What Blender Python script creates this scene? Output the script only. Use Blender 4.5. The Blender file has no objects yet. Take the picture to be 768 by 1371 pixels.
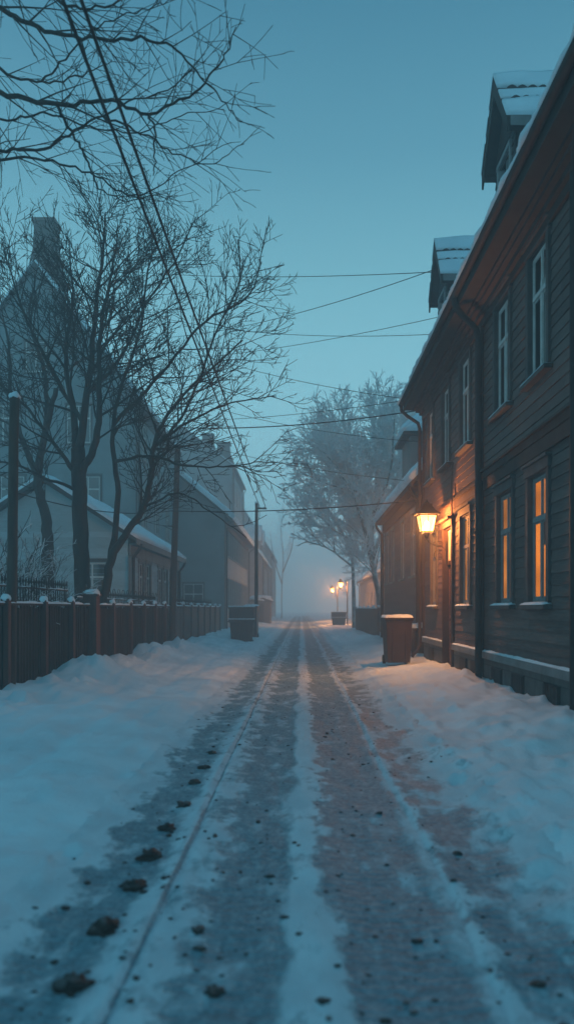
import bpy, math, random
import numpy as np
from mathutils import Vector, Matrix, noise as mnoise
sc = bpy.context.scene
COL = sc.collection
R = math.radians
FPX, VX, VY, CH = 1050.0, 403.0, 815.0, 1.4

def P(px, py, d):
    """world point at depth d (metres along the street) seen at a photo pixel"""
    return Vector(((px - VX) * d / FPX, d, CH + (VY - py) * d / FPX))

# ------------------------------------------------------------------ materials
def new_mat(name):
    m = bpy.data.materials.new(name); m.use_nodes = True
    nt = m.node_tree
    return m, nt, nt.nodes['Principled BSDF'], nt.nodes['Material Output']

def nd(nt, typ, **kw):
    n = nt.nodes.new(typ)
    for k, v in kw.items():
        if k in n.inputs: n.inputs[k].default_value = v
        else: setattr(n, k, v)
    return n

def ramp(nt, stops, interp='LINEAR'):
    r = nt.nodes.new('ShaderNodeValToRGB'); r.color_ramp.interpolation = interp
    el = r.color_ramp.elements
    while len(el) < len(stops): el.new(0.5)
    for e, (p, c) in zip(el, stops):
        e.position = p; e.color = c if len(c) == 4 else (*c, 1)
    return r

def noisy(name, c1, c2, scale=4.0, rough=0.7, stretch=(1, 1, 1), bump=0.2, bump_scale=None, spec=0.15, metallic=0.0,
          snow=None, c3=None):
    m, nt, b, out = new_mat(name)
    tc = nd(nt, 'ShaderNodeTexCoord')
    mp = nd(nt, 'ShaderNodeMapping'); mp.inputs['Scale'].default_value = stretch
    nt.links.new(tc.outputs['Object'], mp.inputs['Vector'])
    n = nd(nt, 'ShaderNodeTexNoise'); n.inputs['Scale'].default_value = scale; n.inputs['Detail'].default_value = 6
    n.inputs['Roughness'].default_value = 0.65
    nt.links.new(mp.outputs['Vector'], n.inputs['Vector'])
    st = [(0.3, c1), (0.7, c2)] if c3 is None else [(0.3, c1), (0.55, c2), (0.72, c3)]
    r = ramp(nt, st); nt.links.new(n.outputs['Fac'], r.inputs['Fac'])
    col = r.outputs['Color']
    if snow is not None:                       # snow lying on whatever faces up
        lo, hi, amt = snow
        g = nd(nt, 'ShaderNodeNewGeometry'); sx = nd(nt, 'ShaderNodeSeparateXYZ')
        nt.links.new(g.outputs['Normal'], sx.inputs['Vector'])
        mr = nd(nt, 'ShaderNodeMapRange'); mr.inputs['From Min'].default_value = lo; mr.inputs['From Max'].default_value = hi
        mr.inputs['To Max'].default_value = amt
        n2 = nd(nt, 'ShaderNodeTexNoise'); n2.inputs['Scale'].default_value = 3.0; n2.inputs['Detail'].default_value = 4
        nt.links.new(tc.outputs['Object'], n2.inputs['Vector'])
        ad = nd(nt, 'ShaderNodeMath', operation='ADD'); sb = nd(nt, 'ShaderNodeMath', operation='SUBTRACT')
        sb.inputs[1].default_value = 0.5
        nt.links.new(n2.outputs['Fac'], sb.inputs[0])
        nt.links.new(sx.outputs['Z'], ad.inputs[0]); nt.links.new(sb.outputs[0], ad.inputs[1])
        nt.links.new(ad.outputs[0], mr.inputs['Value'])
        mx = nd(nt, 'ShaderNodeMixRGB'); mx.inputs['Color2'].default_value = (0.78, 0.8, 0.82, 1)
        nt.links.new(mr.outputs[0], mx.inputs['Fac']); nt.links.new(col, mx.inputs['Color1'])
        col = mx.outputs['Color']
    nt.links.new(col, b.inputs['Base Color'])
    b.inputs['Roughness'].default_value = rough; b.inputs['Specular IOR Level'].default_value = spec
    b.inputs['Metallic'].default_value = metallic
    if bump:
        bn = nd(nt, 'ShaderNodeTexNoise'); bn.inputs['Scale'].default_value = bump_scale or scale * 4; bn.inputs['Detail'].default_value = 5
        nt.links.new(mp.outputs['Vector'], bn.inputs['Vector'])
        bp = nd(nt, 'ShaderNodeBump'); bp.inputs['Strength'].default_value = bump; bp.inputs['Distance'].default_value = 0.02
        nt.links.new(bn.outputs['Fac'], bp.inputs['Height']); nt.links.new(bp.outputs['Normal'], b.inputs['Normal'])
    return m

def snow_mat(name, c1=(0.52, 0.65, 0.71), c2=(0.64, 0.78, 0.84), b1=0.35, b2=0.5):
    m, nt, b, out = new_mat(name)
    tc = nd(nt, 'ShaderNodeTexCoord')
    n = nd(nt, 'ShaderNodeTexNoise'); n.inputs['Scale'].default_value = 1.3; n.inputs['Detail'].default_value = 7
    nt.links.new(tc.outputs['Object'], n.inputs['Vector'])
    r = ramp(nt, [(0.35, c1), (0.65, c2)]); nt.links.new(n.outputs['Fac'], r.inputs['Fac'])
    nt.links.new(r.outputs['Color'], b.inputs['Base Color'])
    b.inputs['Roughness'].default_value = 0.75; b.inputs['Specular IOR Level'].default_value = 0.2
    na = nd(nt, 'ShaderNodeTexNoise'); na.inputs['Scale'].default_value = 5; na.inputs['Detail'].default_value = 6
    nb = nd(nt, 'ShaderNodeTexNoise'); nb.inputs['Scale'].default_value = 40; nb.inputs['Detail'].default_value = 4
    nt.links.new(tc.outputs['Object'], na.inputs['Vector']); nt.links.new(tc.outputs['Object'], nb.inputs['Vector'])
    p1 = nd(nt, 'ShaderNodeBump'); p1.inputs['Strength'].default_value = b1; p1.inputs['Distance'].default_value = 0.05
    p2 = nd(nt, 'ShaderNodeBump'); p2.inputs['Strength'].default_value = b2; p2.inputs['Distance'].default_value = 0.006
    nt.links.new(na.outputs['Fac'], p1.inputs['Height']); nt.links.new(nb.outputs['Fac'], p2.inputs['Height'])
    nt.links.new(p1.outputs['Normal'], p2.inputs['Normal']); nt.links.new(p2.outputs['Normal'], b.inputs['Normal'])
    return m

def siding_mat(name, c1, c2, board=0.14, z0=0.7, horiz='Y'):
    """painted boards: a tone of its own for each board, streaks along the grain"""
    m, nt, b, out = new_mat(name)
    g = nd(nt, 'ShaderNodeNewGeometry'); s = nd(nt, 'ShaderNodeSeparateXYZ'); nt.links.new(g.outputs['Position'], s.inputs['Vector'])
    a = nd(nt, 'ShaderNodeMath', operation='SUBTRACT'); a.inputs[1].default_value = z0; nt.links.new(s.outputs['Z'], a.inputs[0])
    d = nd(nt, 'ShaderNodeMath', operation='DIVIDE'); d.inputs[1].default_value = board; nt.links.new(a.outputs[0], d.inputs[0])
    f = nd(nt, 'ShaderNodeMath', operation='FLOOR'); nt.links.new(d.outputs[0], f.inputs[0])
    h = nd(nt, 'ShaderNodeMath', operation='MULTIPLY'); h.inputs[1].default_value = 0.28
    nt.links.new(s.outputs[horiz], h.inputs[0])
    hf = nd(nt, 'ShaderNodeMath', operation='MULTIPLY_ADD'); hf.inputs[1].default_value = 0.37
    nt.links.new(f.outputs[0], hf.inputs[0]); nt.links.new(h.outputs[0], hf.inputs[2])
    hh = nd(nt, 'ShaderNodeMath', operation='FLOOR'); nt.links.new(hf.outputs[0], hh.inputs[0])
    cb = nd(nt, 'ShaderNodeCombineXYZ'); nt.links.new(f.outputs[0], cb.inputs['X']); nt.links.new(hh.outputs[0], cb.inputs['Y'])
    wn = nd(nt, 'ShaderNodeTexWhiteNoise'); nt.links.new(cb.outputs[0], wn.inputs['Vector'])
    mp = nd(nt, 'ShaderNodeMapping'); mp.inputs['Scale'].default_value = (2, 2, 22) if horiz else (1, 1, 1)
    nt.links.new(g.outputs['Position'], mp.inputs['Vector'])
    n = nd(nt, 'ShaderNodeTexNoise'); n.inputs['Scale'].default_value = 2.0; n.inputs['Detail'].default_value = 6
    nt.links.new(mp.outputs[0], n.inputs['Vector'])
    mx = nd(nt, 'ShaderNodeMath', operation='MULTIPLY_ADD'); mx.inputs[1].default_value = 0.45
    nt.links.new(wn.outputs['Value'], mx.inputs[0]); nt.links.new(n.outputs['Fac'], mx.inputs[2])
    r = ramp(nt, [(0.3, c1), (1.0, c2)]); nt.links.new(mx.outputs[0], r.inputs['Fac'])
    nt.links.new(r.outputs['Color'], b.inputs['Base Color'])
    b.inputs['Roughness'].default_value = 0.75; b.inputs['Specular IOR Level'].default_value = 0.15
    bp = nd(nt, 'ShaderNodeBump'); bp.inputs['Strength'].default_value = 0.35; bp.inputs['Distance'].default_value = 0.01
    nt.links.new(n.outputs['Fac'], bp.inputs['Height']); nt.links.new(bp.outputs['Normal'], b.inputs['Normal'])
    return m

def brick_mat(name, c1, c2, mortar, scale=2.4, horiz='Y', bw=0.5, rh=0.25):
    m, nt, b, out = new_mat(name)
    g = nd(nt, 'ShaderNodeNewGeometry'); s = nd(nt, 'ShaderNodeSeparateXYZ'); nt.links.new(g.outputs['Position'], s.inputs['Vector'])
    cb = nd(nt, 'ShaderNodeCombineXYZ'); nt.links.new(s.outputs[horiz], cb.inputs['X']); nt.links.new(s.outputs['Z'], cb.inputs['Y'])
    br = nd(nt, 'ShaderNodeTexBrick'); br.inputs['Scale'].default_value = scale
    br.inputs['Color1'].default_value = (*c1, 1); br.inputs['Color2'].default_value = (*c2, 1); br.inputs['Mortar'].default_value = (*mortar, 1)
    br.inputs['Mortar Size'].default_value = 0.02; br.inputs['Brick Width'].default_value = bw * scale; br.inputs['Row Height'].default_value = rh * scale
    nt.links.new(cb.outputs[0], br.inputs['Vector'])
    n = nd(nt, 'ShaderNodeTexNoise'); n.inputs['Scale'].default_value = 6; n.inputs['Detail'].default_value = 6
    nt.links.new(g.outputs['Position'], n.inputs['Vector'])
    mx = nd(nt, 'ShaderNodeMixRGB', blend_type='MULTIPLY'); mx.inputs['Fac'].default_value = 0.8
    nt.links.new(br.outputs['Color'], mx.inputs['Color1']); nt.links.new(n.outputs['Fac'], mx.inputs['Color2'])
    nt.links.new(mx.outputs[0], b.inputs['Base Color']); b.inputs['Roughness'].default_value = 0.85
    bp = nd(nt, 'ShaderNodeBump'); bp.inputs['Strength'].default_value = 0.6; bp.inputs['Distance'].default_value = 0.02
    nt.links.new(mx.outputs[0], bp.inputs['Height']); nt.links.new(bp.outputs['Normal'], b.inputs['Normal'])
    return m

def emit_mat(name, color, strength, vary=0.0, zscale=1.5):
    m, nt, b, out = new_mat(name); nt.nodes.remove(b)
    e = nd(nt, 'ShaderNodeEmission'); e.inputs['Color'].default_value = (*color, 1); e.inputs['Strength'].default_value = strength
    if vary:
        tc = nd(nt, 'ShaderNodeNewGeometry'); n = nd(nt, 'ShaderNodeTexNoise'); n.inputs['Scale'].default_value = zscale
        nt.links.new(tc.outputs['Position'], n.inputs['Vector'])
        mr = nd(nt, 'ShaderNodeMapRange'); mr.inputs['From Min'].default_value = 0.3; mr.inputs['From Max'].default_value = 0.7
        mr.inputs['To Min'].default_value = strength * (1 - vary); mr.inputs['To Max'].default_value = strength * (1 + vary)
        nt.links.new(n.outputs['Fac'], mr.inputs['Value']); nt.links.new(mr.outputs[0], e.inputs['Strength'])
    nt.links.new(e.outputs[0], out.inputs['Surface'])
    return m

def glass_mat(name, tint=(0.75, 0.8, 0.82), emis=None, base=0.08):
    m, nt, b, out = new_mat(name); nt.nodes.remove(b)
    t = nd(nt, 'ShaderNodeBsdfTransparent'); t.inputs['Color'].default_value = (*tint, 1)
    g = nd(nt, 'ShaderNodeBsdfGlossy'); g.inputs['Roughness'].default_value = 0.04; g.inputs['Color'].default_value = (0.9, 0.9, 0.9, 1)
    tc = nd(nt, 'ShaderNodeTexCoord'); n = nd(nt, 'ShaderNodeTexNoise'); n.inputs['Scale'].default_value = 1.8
    nt.links.new(tc.outputs['Object'], n.inputs['Vector'])
    bp = nd(nt, 'ShaderNodeBump'); bp.inputs['Strength'].default_value = 0.15; bp.inputs['Distance'].default_value = 0.02
    nt.links.new(n.outputs['Fac'], bp.inputs['Height']); nt.links.new(bp.outputs['Normal'], g.inputs['Normal'])
    f = nd(nt, 'ShaderNodeFresnel'); f.inputs['IOR'].default_value = 1.52
    ad = nd(nt, 'ShaderNodeMath', operation='ADD'); ad.inputs[1].default_value = base; nt.links.new(f.outputs[0], ad.inputs[0])
    mx = nd(nt, 'ShaderNodeMixShader'); nt.links.new(ad.outputs[0], mx.inputs['Fac'])
    nt.links.new(t.outputs[0], mx.inputs[1]); nt.links.new(g.outputs[0], mx.inputs[2])
    last = mx.outputs[0]
    if emis:
        e = nd(nt, 'ShaderNodeEmission'); e.inputs['Color'].default_value = (*emis[0], 1); e.inputs['Strength'].default_value = emis[1]
        a2 = nd(nt, 'ShaderNodeAddShader'); nt.links.new(last, a2.inputs[0]); nt.links.new(e.outputs[0], a2.inputs[1]); last = a2.outputs[0]
    nt.links.new(last, out.inputs['Surface'])
    return m

M = {}
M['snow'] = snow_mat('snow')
M['siding'] = siding_mat('brown_siding', (0.074, 0.048, 0.043), (0.156, 0.107, 0.095))
M['siding_far'] = siding_mat('far_siding', (0.112, 0.068, 0.064), (0.180, 0.120, 0.112), board=0.16)
M['siding_grey'] = siding_mat('grey_siding', (0.241, 0.310, 0.323), (0.357, 0.454, 0.479), board=0.16, horiz='Y')
M['trim_brown'] = noisy('brown_trim', (0.035, 0.020, 0.017), (0.063, 0.038, 0.032), 3, stretch=(1, 1, 1), bump=0.15)
M['trim_dark'] = noisy('dark_trim', (0.022, 0.019, 0.019), (0.041, 0.034, 0.031), 3, bump=0.15)
M['casing'] = noisy('window_casing', (0.055, 0.050, 0.050), (0.101, 0.092, 0.088), 5, bump=0.15)
M['sash'] = noisy('white_sash', (0.42, 0.42, 0.4), (0.6, 0.6, 0.58), 6, bump=0.1)
M['sash_low'] = noisy('grey_sash', (0.16, 0.17, 0.17), (0.26, 0.27, 0.27), 6, bump=0.1)
M['plinth_board'] = noisy('plinth_board', (0.120, 0.126, 0.126), (0.204, 0.210, 0.210), 3, bump=0.2)
M['stone'] = brick_mat('plinth_stone', (0.11, 0.1, 0.095), (0.17, 0.15, 0.14), (0.06, 0.055, 0.05))
M['metal_dark'] = noisy('dark_metal', (0.014, 0.014, 0.014), (0.032, 0.027, 0.026), 8, rough=0.7, spec=0.2, bump=0.1)
M['pipe_brown'] = noisy('brown_pipe', (0.025, 0.017, 0.015), (0.046, 0.032, 0.027), 5, rough=0.5, bump=0.1)
M['roof_dark'] = noisy('roof_sheet', (0.03, 0.03, 0.033), (0.06, 0.058, 0.058), 4, rough=0.6)
M['plank_dark'] = noisy('fence_plank_dark', (0.017, 0.010, 0.007), (0.037, 0.022, 0.017), 3, stretch=(6, 6, 0.7), bump=0.4)
M['plank_red'] = noisy('fence_post_red', (0.06, 0.027, 0.022), (0.12, 0.054, 0.042), 3, stretch=(6, 6, 0.7), bump=0.3)
M['plank_grey'] = noisy('fence_plank_grey', (0.09, 0.075, 0.07), (0.17, 0.14, 0.13), 3, stretch=(6, 6, 0.7), bump=0.3)
M['pole'] = noisy('pole_wood', (0.035, 0.025, 0.021), (0.084, 0.056, 0.045), 3, stretch=(5, 5, 0.5), bump=0.4)
M['bark'] = noisy('bark', (0.013, 0.011, 0.010), (0.032, 0.026, 0.022), 6, stretch=(1, 1, 0.35), bump=0.5, snow=(0.78, 1.05, 0.7))
M['twig'] = noisy('twig_bark', (0.016, 0.013, 0.011), (0.032, 0.024, 0.021), 6, bump=0, snow=(0.8, 1.15, 0.5))
M['bark_near'] = noisy('bark_near', (0.02, 0.017, 0.016), (0.045, 0.037, 0.033), 6, bump=0.3)
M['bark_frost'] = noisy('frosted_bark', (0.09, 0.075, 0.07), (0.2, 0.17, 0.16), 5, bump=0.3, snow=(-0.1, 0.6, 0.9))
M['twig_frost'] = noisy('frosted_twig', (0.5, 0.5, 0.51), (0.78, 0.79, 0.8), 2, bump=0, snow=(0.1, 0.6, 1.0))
M['twig_snowy'] = noisy('snowy_twig', (0.04, 0.035, 0.032), (0.1, 0.09, 0.085), 3, bump=0, snow=(0.05, 0.45, 0.95))
M['bin_brown'] = noisy('brown_plastic', (0.029, 0.013, 0.011), (0.044, 0.020, 0.015), 4, rough=0.5, spec=0.4, bump=0.1)
M['bin_dark'] = noisy('dark_plastic', (0.028, 0.029, 0.032), (0.052, 0.055, 0.056), 4, rough=0.5, spec=0.4, bump=0.1)
M['rubber'] = noisy('rubber', (0.015, 0.015, 0.015), (0.03, 0.03, 0.03), 10)
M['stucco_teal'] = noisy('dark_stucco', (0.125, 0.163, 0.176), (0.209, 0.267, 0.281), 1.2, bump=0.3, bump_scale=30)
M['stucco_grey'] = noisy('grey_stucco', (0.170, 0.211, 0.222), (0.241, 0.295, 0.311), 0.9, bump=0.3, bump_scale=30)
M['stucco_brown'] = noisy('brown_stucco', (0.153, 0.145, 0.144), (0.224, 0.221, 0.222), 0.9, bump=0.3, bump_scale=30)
M['brick_chimney'] = brick_mat('chimney_brick', (0.13, 0.09, 0.08), (0.18, 0.12, 0.1), (0.1, 0.09, 0.085), bw=0.24, rh=0.08)
M['door_wood'] = noisy('door_wood', (0.09, 0.035, 0.025), (0.16, 0.07, 0.05), 3, stretch=(4, 4, 0.5), rough=0.45, spec=0.5, bump=0.2)
M['curtain'] = noisy('curtain', (0.45, 0.42, 0.38), (0.62, 0.6, 0.55), 2, stretch=(14, 14, 0.3), bump=0.6, rough=0.9)
_nt = M['curtain'].node_tree; _o = _nt.nodes['Material Output']; _b = _nt.nodes['Principled BSDF']
_t = _nt.nodes.new('ShaderNodeBsdfTranslucent'); _t.inputs['Color'].default_value = (0.75, 0.62, 0.5, 1)
_x = _nt.nodes.new('ShaderNodeMixShader'); _x.inputs['Fac'].default_value = 0.45
_nt.links.new(_b.outputs[0], _x.inputs[1]); _nt.links.new(_t.outputs[0], _x.inputs[2]); _nt.links.new(_x.outputs[0], _o.inputs['Surface'])
M['blind'] = noisy('blind', (0.1, 0.06, 0.05), (0.16, 0.1, 0.08), 4, bump=0.1)
M['room'] = noisy('room_wall', (0.05, 0.045, 0.04), (0.08, 0.07, 0.06), 2, bump=0)
M['glass'] = glass_mat('window_glass')
M['glass_far'] = noisy('dark_glass', (0.02, 0.025, 0.03), (0.045, 0.05, 0.055), 1.5, rough=0.08, spec=0.9, bump=0.05)
M['glow_strong'] = emit_mat('lit_room', (1.0, 0.26, 0.03), 1.3, 0.35, 2.2)
M['glow_mid'] = emit_mat('lit_room_dim', (1.0, 0.3, 0.05), 1.0, 0.45, 2.0)
M['glow_dim'] = emit_mat('lit_room_faint', (0.9, 0.34, 0.14), 0.13, 0.5, 2.0)
M['lantern_glass'] = glass_mat('lantern_glass', (1.0, 0.93, 0.8), emis=((1.0, 0.43, 0.1), 4.5), base=0.0)
M['bulb'] = emit_mat('bulb', (1.0, 0.6, 0.22), 30)
M['wire'] = noisy('wire_rubber', (0.012, 0.012, 0.013), (0.02, 0.02, 0.022), 4, bump=0)
M['clod'] = noisy('dirty_clod', (0.02, 0.018, 0.018), (0.06, 0.055, 0.052), 14, bump=0.8, rough=0.6, snow=(0.85, 1.3, 0.25))

# ------------------------------------------------------------------ mesh builder
class MB:
    def __init__(s, mat=None): s.v = []; s.f = []; s.m = mat or Matrix.Identity(4)
    def add(s, vs, fs):
        b = len(s.v)
        s.v += [s.m @ Vector(p) for p in vs]
        if s.m.determinant() < 0: fs = [tuple(q)[::-1] for q in fs]
        s.f += [tuple(b + i for i in q) for q in fs]
    def box(s, x0, x1, y0, y1, z0, z1):
        s.add([(x0,y0,z0),(x1,y0,z0),(x1,y1,z0),(x0,y1,z0),(x0,y0,z1),(x1,y0,z1),(x1,y1,z1),(x0,y1,z1)],
              [(0,3,2,1),(4,5,6,7),(0,1,5,4),(1,2,6,5),(2,3,7,6),(3,0,4,7)])
        return s
    def frustum(s, cx, cy, z0, w0, d0, z1, w1, d1):
        s.add([(cx-w0,cy-d0,z0),(cx+w0,cy-d0,z0),(cx+w0,cy+d0,z0),(cx-w0,cy+d0,z0),
               (cx-w1,cy-d1,z1),(cx+w1,cy-d1,z1),(cx+w1,cy+d1,z1),(cx-w1,cy+d1,z1)],
              [(0,3,2,1),(4,5,6,7),(0,1,5,4),(1,2,6,5),(2,3,7,6),(3,0,4,7)])
        return s
    def prism(s, poly, ax, a0, a1):
        """poly: 2-D points; ax 'x' -> (a, p0, p1), 'y' -> (p0, a, p1), 'z' -> (p0, p1, a)"""
        f = {'x': lambda p, a: (a, p[0], p[1]), 'y': lambda p, a: (p[0], a, p[1]), 'z': lambda p, a: (p[0], p[1], a)}[ax]
        n = len(poly)
        s.add([f(p, a0) for p in poly] + [f(p, a1) for p in poly],
              [tuple(range(n))[::-1], tuple(range(n, 2*n))] + [(i, (i+1) % n, n+(i+1) % n, n+i) for i in range(n)])
        return s
    def tube(s, pts, rad, sides=8, caps=True):
        pts = [Vector(p) for p in pts]; n = len(pts)
        if not hasattr(rad, '__len__'): rad = [rad] * n
        vs = []; up = None
        for i, p in enumerate(pts):
            t = (pts[min(i+1, n-1)] - pts[max(i-1, 0)])
            t = t.normalized() if t.length > 1e-9 else Vector((0, 0, 1))
            if up is None:
                up = Vector((0, 0, 1)) if abs(t.z) < 0.9 else Vector((0, 1, 0))
            a = t.cross(up)
            if a.length < 1e-5: a = t.cross(Vector((1, 0.3, 0)))
            a.normalize(); b = a.cross(t).normalized(); up = b
            for k in range(sides):
                w = 2 * math.pi * k / sides
                vs.append(p + (a * math.cos(w) + b * math.sin(w)) * rad[i])
        fs = [(i*sides+k, i*sides+(k+1) % sides, (i+1)*sides+(k+1) % sides, (i+1)*sides+k) for i in range(n-1) for k in range(sides)]
        if caps: fs += [tuple(range(sides))[::-1], tuple(range((n-1)*sides, n*sides))]
        s.add(vs, fs); return s
    def lathe(s, prof, cx=0, cy=0, sides=16):
        vs = [(cx + r*math.cos(2*math.pi*k/sides), cy + r*math.sin(2*math.pi*k/sides), z) for r, z in prof for k in range(sides)]
        n = len(prof)
        fs = [(i*sides+k, i*sides+(k+1) % sides, (i+1)*sides+(k+1) % sides, (i+1)*sides+k) for i in range(n-1) for k in range(sides)]
        fs += [tuple(range(sides))[::-1], tuple(range((n-1)*sides, n*sides))]
        s.add(vs, fs); return s
    def blob(s, c, rx, ry, rz, seed=0, rough=0.25, nu=12, nv=7, flat=True):
        c = Vector(c); vs = []
        for j in range(nv + 1):
            ph = math.pi * j / nv
            for i in range(nu):
                th = 2 * math.pi * i / nu
                d = Vector((math.sin(ph)*math.cos(th), math.sin(ph)*math.sin(th), math.cos(ph)))
                k = 1 + rough * (mnoise.noise(d * 1.7 + Vector((seed*3.1, seed*1.7, 0)))) * 1.6 + rough*0.5*mnoise.noise(d*4+Vector((seed, 0, 0)))
                z = d.z * rz * k
                if flat and z < -0.35 * rz: z = -0.35 * rz
                vs.append(c + Vector((d.x*rx*k, d.y*ry*k, z)))
        fs = [(j*nu+i, (j+1)*nu+i, (j+1)*nu+(i+1) % nu, j*nu+(i+1) % nu) for j in range(nv) for i in range(nu)]
        s.add(vs, fs); return s
    def build(s, name, mat, parent=None, smooth=False, bevel=0.0, label=None):
        off = Vector((0, 0, 0)); p = parent
        while p is not None: off += p.location; p = p.parent
        me = bpy.data.meshes.new(name)
        me.from_pydata([tuple(v - off) for v in s.v], [], s.f); me.update()
        o = bpy.data.objects.new(name, me); COL.objects.link(o)
        me.materials.append(mat)
        if smooth:
            me.polygons.foreach_set('use_smooth', [True] * len(me.polygons))
        if bevel:
            b = o.modifiers.new('bevel', 'BEVEL'); b.width = bevel; b.segments = 2; b.limit_method = 'ANGLE'
        if parent is not None: o.parent = parent
        if label: o['label'] = label
        return o

def tag(o, label=None, cat=None, group=None, kind=None):
    if label: o['label'] = label
    if cat: o['category'] = cat
    if group: o['group'] = group
    if kind: o['kind'] = kind
    return o

def empty(name, loc, label, cat, group=None):
    o = bpy.data.objects.new(name, None); COL.objects.link(o); o.location = loc
    o.empty_display_size = 0.2
    return tag(o, label, cat, group)

def dup_tree(o, loc, label=None, parent=None):
    c = o.copy(); COL.objects.link(c)
    if parent is not None: c.parent = parent
    else: c.location = loc
    if label: c['label'] = label
    for ch in list(o.children): dup_tree(ch, None, None, c)
    return c

# ------------------------------------------------------------------ terrain
def ss(a, b, x):
    t = min(1, max(0, (x - a) / (b - a))); return t * t * (3 - 2 * t)
def N(x, y, z=0.0): return mnoise.noise(Vector((x, y, z)))
def fb(x, y, z=0.0, o=4):
    s = 0; a = 1
    for i in range(o): s += a * N(x, y, z + i*7.3); x *= 2.1; y *= 2.1; a *= 0.5
    return s
HEAPS = [  # x, y, rx, ry, h
    (-3.55, 13.4, 0.7, 0.9, 0.32), (-3.7, 16.2, 0.5, 0.8, 0.16), (-3.6, 19.3, 0.6, 1.2, 0.28), (-3.6, 11.4, 0.6, 0.9, 0.14),
    (-3.4, 23.0, 0.7, 1.6, 0.2), (-3.2, 28.0, 0.6, 2.0, 0.12), (-3.0, 34.0, 0.8, 3.0, 0.15),
    (2.6, 13.0, 0.42, 1.5, 0.13), (2.45, 15.0, 0.5, 0.8, 0.10), (2.05, 15.9, 0.5, 0.5, 0.08), (2.6, 10.2, 0.7, 1.6, 0.08),
    (1.75, 12.6, 0.4, 1.4, 0.06), (2.4, 22.5, 0.6, 2.0, 0.15), (2.5, 29.0, 0.6, 3.0, 0.2), (2.3, 38.0, 0.7, 5.0, 0.2),
    (-2.6, 9.0, 0.8, 3.0, 0.06), (2.75, 16.4, 0.25, 0.35, 0.07), (2.8, 7.6, 0.7, 1.4, 0.12)]
PRINTS = []
_r = random.Random(3)
def trail(pts, side=0.1, step=0.36):
    L = 0
    for (x0, y0), (x1, y1) in zip(pts[:-1], pts[1:]):
        n = max(1, int(math.hypot(x1-x0, y1-y0)/step)); a = math.atan2(x1-x0, y1-y0)
        for k in range(n):
            t = k/n; sd = side if L % 2 else -side; L += 1
            PRINTS.append((x0+(x1-x0)*t + sd*math.cos(a)+_r.uniform(-.03, .03), y0+(y1-y0)*t+_r.uniform(-.05, .05), a+_r.uniform(-.2, .2), _r.uniform(0.008, 0.02)))
trail([(1.15, 3.0), (1.35, 6.5), (1.5, 9.5), (1.9, 13.0), (2.55, 15.6)])
trail([(-1.5, 2.4), (-1.7, 5.0), (-1.55, 8.0)])
for k in range(26): PRINTS.append((_r.choice((-1, 1))*_r.uniform(1.25, 2.6), _r.uniform(3, 14), _r.uniform(-1, 1), _r.uniform(0.01, 0.025)))
def prints(x, y):
    h = 0
    for px, py, a, dp in PRINTS:
        dx, dy = x-px, y-py
        if abs(dx) > 0.35 or abs(dy) > 0.4: continue
        u = dx*math.cos(a)-dy*math.sin(a); v = dx*math.sin(a)+dy*math.cos(a)
        q = math.sqrt((u/0.065)**2+(v/0.15)**2)
        h += -dp*(1-ss(0.7, 1.15, q)) + 0.3*dp*math.exp(-((q-1.45)/0.3)**2)
    return h
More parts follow.
